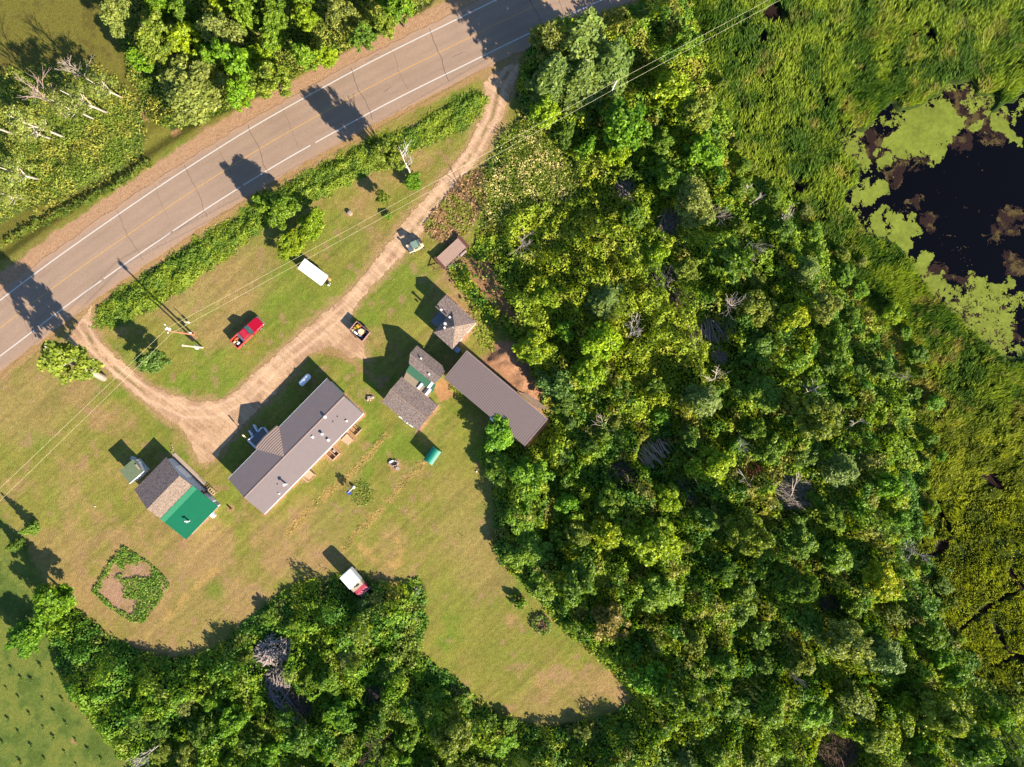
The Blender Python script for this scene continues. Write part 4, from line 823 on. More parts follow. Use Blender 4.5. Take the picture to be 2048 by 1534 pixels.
tp2, top2, rel2 = leanpole((405, 695), (366, 691), 6.6, 0, .15, .11, 'service_pole', 'shorter pale service pole leaning near the wooden utility pole', M_cpole)
MB().box(-.35, .05, .9, .35, .5, .9).box(-.25, -.25, 1.3, .35, .25, .5).build('meter_box', M_vent, tp2); MB().cyl(rel2.x, rel2.y, rel2.z, .14, .15, 10).build('pole_cap', M_vent, tp2)
pp = thing('yard_post', 'short white post with a box on the lawn beside the utility pole', 'post', G3(379, 645.5)); MB().tube([(0, 0, 0), (0, 0, 1.9)], .06).build('post', M_cpole, pp); MB().box(0, 0, .3, .28, .2, .6).build('box', M_white, pp)
tp3, top3, rel3 = leanpole((1213, 195), (1230, 163), 9.0, 0, .16, .12, 'utility_pole', 'utility pole rising between the pines with a wire crossarm', M_wood_g)
c3 = G3(1229, 171, 9.0); da = G3(1233, 162, 9.0) - G3(1224, 180, 9.0)
MB().tube([c3 - da * .55 - G3(1213, 195), c3 + da * .55 - G3(1213, 195)], .06).build('crossarm', M_vent, tp3)
pl_ = [((-300, 1262), (334, 657), 9.0), ((-300, 1280), (345, 664), 9.0)]
def wire(pa, pb, za, zb, sag, label, r=.014):
    a = G3(*pa, za); b = G3(*pb, zb); pts = [a.lerp(b, i / 14) - Vector((0, 0, sag * 4 * (i / 14) * (1 - i / 14))) for i in range(15)]
    o = MB().tube(pts, r, 5).build('power_line', M_wire); tag(o, label, 'power line', 'power lines')
wire((334, 657), (1233, 162), 9.1, 9.1, .35, 'upper wire running from the transformer pole to the pine trees')
wire((345, 665), (1225, 180), 9.0, 9.0, .35, 'lower wire running from the transformer pole to the pine trees')
wire((334, 657), (-380, 1335), 9.1, 9.1, .3, 'upper wire running from the transformer pole over the west lawn')
wire((345, 665), (-360, 1348), 9.0, 9.0, .3, 'lower wire running from the transformer pole over the west lawn')
wire((1233, 162), (1850, -170), 9.1, 9.1, .3, 'upper wire crossing the marsh at the top'); wire((1225, 180), (1850, -158), 9.0, 9.0, .3, 'lower wire crossing the marsh at the top')

# things on the south side of the house
def steps(px, py, ang, label, rail=True):
    t = thing('wooden_steps', label, 'steps', G3(px, py, .5).xy.to_3d(), ang)
    b = MB()
    for k in range(6): b.box(-.85 + k * .235, 0, .62 - .1 * k, .22, 1.45, .06)
    b.build('tread', M_wood, t); MB().box(-.3, .68, 0, 1.4, .08, .5).box(-.3, -.68, 0, 1.4, .08, .5).build('stringer', M_wood_g, t)
    if rail:
        r = MB()
        for sy in (-.78, .78): r.tube([(-1.0, sy, 1.5), (.7, sy * 1.06, .95)], .05).tube([(.65, sy, .95), (.65, sy, 0)], .05).tube([(-.9, sy, 1.5), (-.9, sy, 0)], .05)
        r.build('handrail', M_wood, t)
    return t
aH = F1.a - math.pi / 2
steps(618, 951, aH, 'pale wooden steps with handrails at the west end of the long house'); steps(697, 882, aH, 'pale wooden ramp steps without rails near the east end of the long house', False)
q = G3(665, 907, .5); pl = thing('raised_planter', 'square two compartment wooden planter against the long house', 'planter', (q.x, q.y, 0), aH)
MB().box(0, .82, 0, 1.75, .11, .6).box(0, -.82, 0, 1.75, .11, .6).box(.82, 0, 0, .11, 1.53, .6).box(-.82, 0, 0, .11, 1.53, .6).box(0, .05, 0, 1.53, .09, .58).build('frame', M_wood, pl)
MB().box(0, 0, 0, 1.5, 1.5, .18).build('earth', M_earth, pl); MB().box(-.1, .45, .18, .5, .35, .2).build('stone', M_stone, pl)
q = G3(709, 860, .4); pl = thing('slatted_crate', 'slatted wooden frame beside the ramp steps of the long house', 'crate', (q.x, q.y, 0), aH)
MB().box(-.1, .75, .1, 1.7, .08, .35).box(-.1, 0.2, .1, 1.7, .08, .35).box(-.1, -.55, .1, 1.5, .08, .35).build('slat', mat('dark_slat', (.12, .07, .05), rough=.9), pl); MB().box(.75, .2, .05, .14, 1.5, .25).build('edge_board', M_wood, pl)

# fire pit with stones, garden windmill, stumps
q = G3(787, 926); fp = thing('fire_ring', 'ring of pale stones round a dark fire pit on the back lawn', 'fire pit', (q.x, q.y, 0))
b = MB()
for k in range(11):
    a_ = k * .57 + rnd.uniform(-.1, .1); b.ball(.75 * math.cos(a_), .45 * math.sin(a_), .1, rnd.uniform(.13, .25), rnd.uniform(.12, .2), .15, 7, 4)
b.build('stone', M_stone, fp); MB().ball(0, 0, .0, .45, .25, .06, 12, 4).build('ash', M_dark, fp); MB().box(-.3, .25, .05, .6, .3, .22, .5).build('slab', M_white, fp)
q = G3(795.5, 936.5); o = MB().cyl(0, 0, 0, .33, .3, 16).build('stump_seat', M_stone); o.location = q; tag(o, 'round pale stump seat next to the fire ring', 'stump')
q = G3(704, 977); wm2 = thing('garden_windmill', 'small garden windmill with petal blades and a blue tail on the back lawn', 'windmill', (q.x, q.y, 0))
M_blue = mat('blue_paint', C(40, 90, 190, 1.2), rough=.4)
b = MB()
for a_ in range(4): b.tube([(.28 * math.cos(a_ * 1.57 + .78), .28 * math.sin(a_ * 1.57 + .78), 0), (0, 0, 1.35)], .02, 5)
b.build('tower', M_galv, wm2)
wang = math.radians(-47); wx, wy = math.cos(wang), math.sin(wang)   # wheel faces the sun
b = MB(); ux, uy = -wy, wx
for k in range(8):
    a_ = k * math.pi / 4; ce, se = math.cos(a_), math.sin(a_)
    ring = [(0.06, -.04), (.45, -.17), (.62, -.1), (.66, 0), (.62, .1), (.45, .17), (.06, .04)]
    b.add([(wx * (.12 + .0 * r_) + ux * (r_ * ce - t_2 * se), wy * (.12) + uy * (r_ * ce - t_2 * se), 1.4 + r_ * se + t_2 * ce) for r_, t_2 in ring] + [(wx * .14 + ux * (r_ * ce - t_2 * se), wy * .14 + uy * (r_ * ce - t_2 * se), 1.4 + r_ * se + t_2 * ce) for r_, t_2 in ring], [tuple(range(7)), tuple(range(13, 6, -1))] + [(i, (i + 1) % 7, (i + 1) % 7 + 7, i + 7) for i in range(7)])
b.build('blade_wheel', M_white, wm2)
MB().tube([(wx * .1, wy * .1, 1.4), (-wx * .5, -wy * .5, 1.42)], .03).build('tail_arm', M_galv, wm2); o = MB().box(0, 0, 0, .7, .42, .34, wang).build('tail', M_blue, wm2); o.location = (-.28, -.5, .95)
q = G3(708.3, 973.5); o = MB().ball(0, 0, .32, .24, .24, .3).cyl(0, 0, 0, .12, .15, 8).build('garden_globe', M_white); o.location = q; tag(o, 'white garden globe beside the small windmill', 'globe')
for (a, b_1, nm, lab, r_, hh, m_) in ((462, 1017, 'tree_stump', 'short dark stump on bare earth between garage and long house', .16, .45, M_rust), (700, 426.5, 'well_cap', 'round concrete well cap on the lawn near the hedge', .42, .4, M_conc), (925, 1072, 'marker_stake', 'thin stake in the open back lawn', .04, .5, M_wood_g), (953, 943, 'white_stone', 'small white stone at the edge of the woods', .13, .15, M_white), (190, 1013, 'white_marker', 'tiny white marker on the lawn below the garage', .08, .12, M_white), (684, 1094 - 330, 'x', '', 0, 0, None)):
    if not m_: continue
    q = G3(a, b_1); o = MB().cyl(0, 0, 0, r_, hh, 12, r_ * .9).cyl(0, 0, hh, r_ * .5, hh * .2, 10).build(nm, m_); o.location = q; tag(o, lab, nm.split('_')[1])
# rock cluster with plants
q = G3(739, 796); rk = thing('rock_cluster', 'cluster of pale rocks with green plants between house and workshop', 'rocks', (q.x, q.y, 0)); b = MB()
for k in range(7): b.ball(rnd.uniform(-.5, .6), rnd.uniform(-.5, .3), .1, rnd.uniform(.15, .35), rnd.uniform(.15, .3), .2, 7, 4)
b.build('rock', M_stone, rk)
# junk by the garage door, metal rack beside the small shed
q = G3(422, 985, .4); jk = thing('scrap_cart', 'cream metal frame cart with scrap beside the garage door', 'cart', (q.x, q.y, 0), F2.a); b = MB()
b.box(0, 0, .55, 1.3, .08, .08).box(0, .6, .55, 1.3, .08, .08).box(-.6, .3, .55, .08, .7, .08).box(.6, .3, .55, .08, .7, .08).box(.2, .3, .55, .06, .7, .06).box(-.2, .3, .55, .06, .7, .06).box(-.6, 0, 0, .07, .07, .6).box(.6, .6, 0, .07, .07, .6).box(.6, 0, 0, .07, .07, .6).box(-.6, .6, 0, .07, .07, .6); b.build('frame', M_cream, jk)
MB().box(-.6, -.25, .2, .5, .35, .5).box(.1, -.3, 0, .4, .3, .4, .4).build('scrap', M_rust, jk); MB().tube([(-.8, .2, .0), (-.7, .4, 1.5)], .04).build('upright', M_black, jk)
q = G3(428, 1001, .3); o = MB().box(0, 0, 0, 1.2, .25, .12).box(.1, -.3, 0, .9, .14, .2, .1).build('plank_pile', M_wood_g); o.location = (q.x, q.y, 0); o.rotation_euler = (0, 0, F2.a); tag(o, 'short planks on bare earth below the scrap cart', 'planks')
q = G3(277, 925, .6); rk = thing('metal_rack', 'tangled metal rack in the shade beside the sage roofed shed', 'rack', (q.x, q.y, 0), F3.a + .2); b = MB()
for k in range(16): b.tube([(rnd.uniform(-1.2, 1.2), rnd.uniform(-.5, .5), rnd.uniform(0, 1)), (rnd.uniform(-1.2, 1.2), rnd.uniform(-.5, .5), rnd.uniform(.2, 1.2))], .035, 5)
b.build('tube', M_galv, rk); MB().box(-1, .1, .5, .8, .5, .5, .3).box(.5, -.2, .3, .5, .4, .4).build('scrap', mat('grey_scrap', (.4, .42, .45), rough=.6), rk)
q = G3(344, 890); b = MB()
for k in range(7): b.box(.1 * k % .3, -k * .38, 0, .1, .28, .14, .1 * k)
o = b.build('brick_edging', M_conc); o.location = q; tag(o, 'short row of pale edging bricks north of the garage', 'edging')
q = G3(338, 1 + 888, 0)
q = G3(485.5, 869.5, 2.2); fpz = G3(496, 882, .75); o = MB().tube([(0, 0, 0), (q.x - fpz.x, q.y - fpz.y, 2.3)], .05, 6).tube([((q.x - fpz.x) * .75, (q.y - fpz.y) * .75, 1.75), (q.x - fpz.x, q.y - fpz.y, 2.35)], .13, 8).build('flag_staff', M_cream); o.location = (fpz.x, fpz.y, 0); tag(o, 'slanted cream flag staff with furled flag at the deck corner', 'flag staff')
# the staff reaches into the sun above the eave shadow
# ================================================================ VEGETATION
M_leaf = leaf_mat('foliage', trans=.36, hue=.007, val=.14)
M_weed = leaf_mat('weed_foliage', trans=.36, hue=.0, val=.0, rough=.6)
M_bark = mat('grey_bark', C(120, 104, 92), rough=.95, var=.25, scale=4, bump=.4)
M_birch = mat('white_birch_bark', C(236, 220, 204, 1.4), rough=.8, var=.14, scale=3)
M_deadw = mat('bleached_dead_wood', C(206, 188, 172), rough=.9, var=.2, scale=3)
M_brownw = mat('brown_dead_wood', C(132, 100, 84), rough=.95, var=.3, scale=3)
Q = np.random.default_rng(21)
def K(r, g, b): return np.array(C(min(255, r * 1.09), min(255, g * 1.02), b * .9, .92))
KIND = {   # base colour of leaves, in the photo's own terms
 'mid': (K(130, 164, 42), K(88, 132, 36)), 'lime': (K(158, 186, 30), K(118, 158, 30)), 'dark': (K(112, 148, 46), K(84, 124, 40)),
 'olive': (K(142, 162, 56), K(104, 132, 44)), 'pale': (K(152, 168, 88), K(116, 140, 68)), 'blue': (K(112, 148, 72), K(84, 124, 54)),
 'brown': (K(150, 146, 66), K(118, 116, 56)), 'fresh': (K(132, 176, 34), K(92, 146, 32)), 'gold': (K(168, 184, 28), K(138, 166, 32)), 'pine': (K(134, 160, 76), K(84, 122, 60))}
def crown(kind, R, Hc, z0, seed, ncl=26, dens=1.0, leaf=.28, gap=0.0):
    """leaf clumps spread through a dome of radius R, height Hc, starting at z0"""
    q = np.random.default_rng(seed); ca, cb = KIND[kind]; cen = []; nor = []; col = []; siz = []; hubs = []
    nlob = int(q.integers(3, 6)); lobes = []
    for k in range(nlob):
        a = k * 6.283 / nlob + q.uniform(-.5, .5); o_ = R * q.uniform(.28, .52); lobes.append((o_ * math.cos(a), o_ * math.sin(a), R * q.uniform(.36, .6), q.uniform(.5, 1.0)))
    lobes.append((0, 0, R * .5, 1.0)); ncl = int(ncl * 2.1)
    for k in range(ncl):
        lx, ly, lr, lh = lobes[k % len(lobes)]; a = q.uniform(0, 6.283); f = math.sqrt(q.random()) * 1.05
        top = math.sqrt(max(0, 1 - min(f, 1) ** 2)); z = z0 + Hc * lh * (.12 + .78 * top * q.uniform(.6, 1.1)) + (q.uniform(-.25, .08) * Hc if f > .7 else 0)
        hubs.append((lx + lr * f * math.cos(a), ly + lr * f * math.sin(a), z, R * q.uniform(.11, .25)))
    for k in range(ncl // 5):
        a = q.uniform(0, 6.28); r_ = R * q.uniform(.4, .9); hubs.append((r_ * math.cos(a), r_ * math.sin(a), z0 + Hc * q.uniform(-.05, .2), R * q.uniform(.14, .24)))
    for hx, hy, hz, cr_ in hubs:
        n = int(dens * 3.1 * math.pi * cr_ * cr_ * 1.9 / (leaf * leaf)) + 3
        d = q.normal(size=(n, 3)); d[:, 2] = d[:, 2] * .8 + .3; d /= np.linalg.norm(d, axis=1, keepdims=True)
        rr = cr_ * q.uniform(.12, 1.25, n) ** .6
        p = np.array([hx, hy, hz]) + d * rr[:, None] * np.array([1, 1, .75]); cen.append(p)
        nor.append(d * .65 + q.normal(size=(n, 3)) * .5 + np.array([0, 0, .3])); t = q.uniform(.62, 1.34, (n, 1))
        m_ = np.clip(q.uniform(.0, 1.0, (n, 1)) * .6 + q.uniform(-.1, .5), 0, 1); col.append((ca * (1 - m_) + cb * m_) * t); siz.append(q.uniform(.6, 1.4, n) * leaf)
    cen = np.concatenate(cen); nor = np.concatenate(nor); col = np.concatenate(col); siz = np.concatenate(siz)
    if gap > 0: kp = q.random(len(cen)) > gap; cen, nor, col, siz = cen[kp], nor[kp], col[kp], siz[kp]
    return cards(cen, nor, siz, col, 1.5, q), hubs
def limb_mesh(hubs, z0, h, r, seed, lean=(0, 0), nl=7, m=None, thick=1.0):
    q = random.Random(seed); b = MB(); top = Vector((lean[0], lean[1], h)); P_ = [Vector((0, 0, -.3)), top * .3 + Vector((q.uniform(-.2, .2), q.uniform(-.2, .2), 0)), top * .62 + Vector((q.uniform(-.25, .25), q.uniform(-.25, .25), 0)), top]
    b.tube(P_, [r * 1.15, r * .85, r * .55, r * .2], 7)
    hs = q.sample(hubs, min(nl, len(hubs)))
    for hx, hy, hz, cr_ in hs:
        f = min(.92, max(.25, (hz / h) * q.uniform(.55, .8))); s = P_[1].lerp(P_[3], max(0, (f - .3) / .7)); e = Vector((hx, hy, hz)); mid = s.lerp(e, .5) + Vector((0, 0, -.12 * (e - s).length))
        b.tube([s, mid, e], [r * .38 * thick, r * .24 * thick, r * .08 * thick], 5)
        for _ in range(2):
            e2 = e + Vector((q.uniform(-1, 1), q.uniform(-1, 1), q.uniform(-.2, .8))) * cr_; b.tube([mid.lerp(e, .5), e2], [r * .14 * thick, r * .05], 4)
    return b
PROTO = {}
def proto(key, kind, R, Hc, h, seed, **kw):
    """make one tree of a kind: trunk and crown meshes kept for copying"""
    bark = kw.pop('bark', M_bark); lean = kw.pop('lean', (0, 0)); tr_ = kw.pop('tr', .2); nl = kw.pop('nl', 7); off = kw.pop('off', (0, 0)); th = kw.pop('thick', 1.0)
    z0 = h - Hc; (co, f, c), hubs = crown(kind, R, Hc, z0, seed, **kw)
    k_ = ((co[:, 2] / h) ** 1)[:, None]; co = co + np.array([[lean[0], lean[1], 0]]) * k_
    hubs = [(a + lean[0] * z / h, b + lean[1] * z / h, z, c_) for a, b, z, c_ in hubs]
    t = MB(); t = limb_mesh(hubs, z0, h * .93, tr_, seed, lean, nl, thick=th)
    me = bpy.data.meshes.new('trunk'); me.from_pydata(t.v, [], t.f); me.materials.append(bark); me.polygons.foreach_set('use_smooth', [True] * len(me.polygons))
    o = np_mesh('crown', co, f, M_leaf, c); cm = o.data; bpy.data.objects.remove(o)
    PROTO[key] = (me, cm, R, h)
def conifer(key, kind, R, h, seed, layers=11, per=9, droop=.25, leaf=.3, up=.1):
    q = np.random.default_rng(seed); ca, cb = KIND[kind]; cen = []; nor = []; col = []; siz = []; b = MB().tube([(0, 0, -.3), (0, 0, h)], [.2, .03], 7)
    for l in range(layers):
        f = l / (layers - 1); z = h * (.16 + .82 * f); r_ = R * (1.02 - f) ** .8 + .12; n = max(4, int(per * (1 - .45 * f)))
        for k in range(n):
            a = k * 6.283 / n + l * .7 + q.uniform(-.2, .2); L_ = r_ * q.uniform(.75, 1.15); dz = L_ * (up - droop * q.uniform(.5, 1.3))
            e = (L_ * math.cos(a), L_ * math.sin(a), z + dz); b.tube([(0, 0, z), e], [.04, .012], 4)
            m_ = max(8, int(L_ * 20 * (.36 / leaf) ** 1.5)); t = q.uniform(.15, 1.0, m_); w_ = (.12 + .32 * t * (1.15 - t)) * L_ * .9
            s = q.uniform(-1, 1, m_) * w_; x = t * L_; cen.append(np.stack([x * math.cos(a) - s * math.sin(a), x * math.sin(a) + s * math.cos(a), z + dz * t + q.uniform(-.12, .1, m_)], 1))
            nor.append(np.stack([q.normal(0, .35, m_) + .25 * math.cos(a), q.normal(0, .35, m_) + .25 * math.sin(a), np.ones(m_) * .9], 1))
            mm = q.uniform(0, 1, (m_, 1)) * .8; col.append((ca * (1 - mm) + cb * mm) * q.uniform(.8, 1.2, (m_, 1))); siz.append(q.uniform(.6, 1.25, m_) * leaf)
    co, f, c = cards(np.concatenate(cen), np.concatenate(nor), np.concatenate(siz), np.concatenate(col), 2.0, q)
    me = bpy.data.meshes.new('trunk'); me.from_pydata(b.v, [], b.f); me.materials.append(M_bark)
    o = np_mesh('crown', co, f, M_leaf, c); cm = o.data; bpy.data.objects.remove(o); PROTO[key] = (me, cm, R, h)

for i in range(3):
    proto('mid%d' % i, 'mid', 3.2, 4.6, 9.0, 100 + i, ncl=26 + 4 * i)
    proto('dark%d' % i, 'dark', 3.2, 4.8, 9.0, 110 + i, ncl=24 + 4 * i)
    proto('fresh%d' % i, 'fresh', 3.0, 4.2, 8.0, 120 + i, ncl=24 + 3 * i)
    proto('olive%d' % i, 'olive', 3.2, 4.8, 9.5, 130 + i, ncl=34, leaf=.25, dens=.85)
for i in range(2):
    proto('lime%d' % i, 'lime', 3.2, 5.0, 9.0, 140 + i, ncl=30)
    proto('pale%d' % i, 'pale', 3.2, 4.6, 9.0, 150 + i, ncl=40, leaf=.22, dens=.55)
    proto('blue%d' % i, 'blue', 3.0, 4.4, 8.0, 160 + i, ncl=28)
    proto('bush%d' % i, 'mid', 1.8, 2.0, 2.4, 170 + i, ncl=16, tr=.08, leaf=.25)
    proto('birch%d' % i, 'pale', 2.6, 6.5, 12.0, 180 + i, ncl=26, leaf=.2, dens=.26, bark=M_birch, tr=.17, nl=16, thick=1.5)
    conifer('pine%d' % i, 'pine', 4.0, 13.0, 190 + i, layers=12, per=10, leaf=.34, up=.22, droop=.2)
    conifer('spruce%d' % i, 'dark', 1.5, 4.5, 200 + i, layers=10, per=9, leaf=.22)
proto('gold0', 'gold', 3.0, 4.6, 8.0, 210, ncl=28); proto('brown0', 'brown', 3.0, 4.6, 9.0, 211, ncl=30, gap=.15)
NTREE = [0]
def tree(key, px, py, rpx, zt, name, label, cat='tree', group=None, rot=None, where='crown'):
    """crown seen at photo point (px,py) with radius rpx; zt = height of the top"""
    me, cm, R, h = PROTO[key]; zc = zt * .72 if where == 'crown' else 0
    x, y = G(px, py, zc); s = rpx / 12.0 * (H - zc) / H / R; sz = zt / h * rnd.uniform(.92, 1.08)
    t = thing(name, label, cat, (x, y, 0), rnd.uniform(0, 6.28) if rot is None else rot, group)
    s = min(max(s, sz * .45), sz * 2.2)
    e_ = rnd.uniform(.86, 1.16) if where == 'crown' else 1
    for nm, me_ in (('trunk', me), ('crown', cm)):
        o = bpy.data.objects.new(nm, me_); COL.objects.link(o); o.parent = t; o.scale = (s * e_, s / e_, sz)
    NTREE[0] += 1; return t

# ---- trees one can name from the photograph: key, px, py, radius px, height m, name, label
SPECIAL = [
 ('lime0', 618, 448, 34, 4.2, 'bushy_tree', 'larger yellow green bushy tree beside the hedge north of the white trailer'),
 ('lime1', 578, 486, 32, 3.6, 'bushy_tree', 'lower yellow green bushy tree touching the north end of the white trailer'),
 ('mid1', 560, 418, 36, 6.5, 'hedge_tree', 'dark green tree growing in the roadside hedge behind the yellow green bushy trees'),
 ('mid0', 530, 405, 28, 6.0, 'hedge_tree', 'smaller dark tree in the roadside hedge casting its shadow on the asphalt'),
 ('leany0', 207, 757, 44, 12.5, 'leaning_tree', 'olive broadleaf tree with a pale leaning trunk between the road and the driveway loop'),
 ('blue0', 298, 722, 32, 5.0, 'bluish_tree', 'small bluish green tree inside the west bend of the driveway'),
 ('olive1', 768, 305, 38, 10.5, 'birch_tree', 'thin leafy birch with bare white limbs by the driveway near the road'),
 ('fresh1', 823, 360, 22, 2.4, 'round_bush', 'round green bush at the foot of the white limbed birch'),
 ('olive2', 764, 392, 15, 3.6, 'sapling_tree', 'slender young tree on the lawn under the power lines'),
 ('fresh0', 776, 432, 12, 1.0, 'low_bush', 'low yellow green bush under the power lines at the driveway edge'),
 ('lime1', 1070, 700, 42, 6.5, 'maple', 'rounded yellow green maple beside the orange dirt bank'),
 ('blue1', 1112, 768, 38, 6.5, 'broadleaf_tree', 'bluish green tree south of the rounded yellow green maple'),
 ('lime0', 1205, 680, 42, 9.5, 'maple', 'tall bright yellow green maple standing out in the middle of the east woods'),
 ('lime1', 1180, 745, 40, 8.0, 'maple', 'yellow green maple just southwest of the tallest bright maple'),
 ('lime0', 1098, 592, 34, 6.0, 'maple', 'yellow green maple north of the dirt bank among low brush'),
 ('fresh1', 1002, 872, 40, 4.6, 'broadleaf_tree', 'green tree overhanging the southwest corner of the pole shed'),
 ('mid2', 1000, 940, 36, 3.4, 'broadleaf_tree', 'mid green tree at the wood edge just below the pole shed'),
 ('fresh0', 1062, 955, 46, 5.5, 'broadleaf_tree', 'large rounded green tree south of the pole shed gable'),
 ('fresh2', 1048, 1040, 42, 4.6, 'broadleaf_tree', 'light green tree at the east edge of the back lawn'),
 ('mid1', 1058, 1105, 44, 4.8, 'broadleaf_tree', 'green tree at the wood edge where the back lawn narrows'),
 ('lime0', 1310, 1085, 56, 9.0, 'maple', 'very large yellow green maple in the south part of the east woods'),
 ('gold0', 1215, 1068, 32, 7.5, 'maple', 'golden yellow maple west of the very large yellow green maple'),
 ('brown0', 1222, 1248, 44, 7.5, 'reddish_tree', 'brownish tree with reddening leaves at the south wood edge'),
 ('dark0', 1160, 1165, 46, 9, 'broadleaf_tree', 'dark green tree north of the brownish tree'),
 ('mid0', 1090, 1170, 34, 3.6, 'broadleaf_tree', 'green tree where the woods meet the lower back lawn'),
 ('pine0', 1172, 62, 62, 18, 'pine_tree', 'tallest pine at the corner of the road and the driveway'),
 ('pine1', 1232, 105, 58, 16, 'pine_tree', 'broad pine east of the tallest pine at the road'),
 ('pine0', 1115, 130, 56, 15, 'pine_tree', 'pine leaning over the driveway mouth'),
 ('pine1', 1168, 150, 54, 14, 'pine_tree', 'pine just north of the pole with the wire crossarm'),
 ('pale0', 1098, 75, 36, 13, 'pale_tree', 'pale grey green tree between pine and driveway mouth'),
 ('lime1', 1092, 218, 32, 6.5, 'broadleaf_tree', 'yellow green tree under the wires east of the driveway'),
 ('fresh1', 1245, 250, 56, 10, 'broadleaf_tree', 'wide light green tree below the wires south of the pines'),
 ('lime0', 1345, 170, 42, 9, 'broadleaf_tree', 'yellow green tree at the marsh edge east of the pines'),
 ('lime1', 1235, 300, 30, 7, 'broadleaf_tree', 'small yellow green tree south of the wide light green tree'),
 ('pale1', 1398, 402, 48, 9, 'aspen', 'pale olive aspen on the east side of the brush clearing'),
 ('fresh0', 1412, 300, 42, 7, 'broadleaf_tree', 'green tree at the marsh edge north of the pale olive aspen'),
 ('mid1', 1340, 350, 36, 7, 'broadleaf_tree', 'green tree beside the fallen white trunks'),
 ('gold0', 1595, 630, 34, 8, 'maple', 'golden tree near the marsh edge in the east woods'),
 ('pale0', 1655, 612, 30, 9, 'pale_tree', 'pale grey green tree east of the golden tree'),
 ('lime0', 1430, 935, 46, 8, 'maple', 'yellow green maple west of the reddish dead branch'),
 ('gold0', 1770, 1165, 38, 8, 'maple', 'yellow maple at the edge of the lower marsh'),
 ('pale1', 375, 172, 86, 7, 'willow', 'very wide pale grey green willow north of the road'),
 ('lime0', 512, 105, 34, 8, 'broadleaf_tree', 'yellow green tree east of the wide willow by the road'),
 ('fresh0', 468, 122, 44, 12, 'broadleaf_tree', 'light green tree between the willow and the yellow green tree'),
 ('olive0', 302, 68, 44, 12, 'broadleaf_tree', 'olive tree north of the wide willow'),
 ('pale0', 236, 30, 32, 12, 'pale_tree', 'pale tree at the top edge beside the northwest field'),
 ('fresh1', 50, 1278, 42, 4.5, 'broadleaf_tree', 'bright green bushy tree standing alone in the southwest field'),
 ('fresh2', 100, 1205, 46, 6, 'broadleaf_tree', 'pale leaved tree at the tip of the southwest thicket'),
 ('spruce0', 48, 1062, 13, 4.2, 'spruce_tree', 'small spruce at the left edge of the lawn, upper of two'),
 ('spruce1', 18, 1096, 13, 4.0, 'spruce_tree', 'small spruce at the left frame edge, lower of two'),
 ('bush0', 1040, 1208, 17, 2.3, 'oval_shrub', 'oval clipped shrub alone on the lower back lawn'),
 ('blue1', 738, 1218, 34, 3.0, 'willow_bush', 'grey green willow bush south of the abandoned truck'),
 ('lime1', 720, 1260, 30, 3.0, 'bush', 'yellow green bush south of the grey green willow bush'),
 ('pale1', 700, 1320, 36, 3.4, 'bush', 'pale twiggy bush east of the driftwood pile'),
 ('dark1', 1130, 745 + 60, 30, 6, 'broadleaf_tree', 'dark tree in the hollow behind the pole shed'),
]
proto('leany0', 'olive', 3.4, 7.0, 12.5, 300, ncl=30, leaf=.32, dens=.8, lean=(-1.4, 4.4), tr=.5, bark=M_deadw, nl=9)
for s_ in SPECIAL:
    if s_[0] == 'leany0': tree(*s_, rot=0, where='base')
    else: tree(*s_)
LAND = [(s_[1], s_[2], s_[6]) for s_ in SPECIAL]

for i_, (a_, b_1, r_, h_, k_, l_) in enumerate([(1505, 1065, 44, 14, 'olive1', 'tall olive tree shading the hollow below the grey brush pile'), (1600, 1175, 40, 13, 'dark0', 'tall dark tree beside the hollow with dark logs'), (1700, 1290, 46, 12, 'pale0', 'tall pale tree with a wide crown in the lower woods'), (1905, 1440, 46, 13, 'olive0', 'tall olive tree near the lower right corner'), (1470, 520, 44, 12, 'dark1', 'tall dark tree west of the marsh edge'), (1640, 830, 48, 12, 'olive2', 'tall olive tree halfway down the marsh side of the woods'), (1700, 940, 40, 10, 'pine0', 'lone pine near the marsh side of the woods'), (1420, 800, 42, 11, 'pine1', 'pine south of the row of fallen logs'), (1790, 1330, 44, 11, 'pine0', 'pine among pale trees in the lower woods'), (1370, 1400, 44, 11, 'mid2', 'tall green tree right of the tip of the back lawn'), (1960, 1500, 46, 13, 'dark2', 'tall dark tree at the bottom right corner'), (900, 1480, 44, 9, 'olive1', 'wide olive tree at the bottom edge below the back lawn')]):
    tree(k_, a_, b_1, r_, h_, 'pine_tree' if 'pine' in k_ else 'broadleaf_tree', l_); SPECIAL.append((k_, a_, b_1, r_, h_, '', l_))
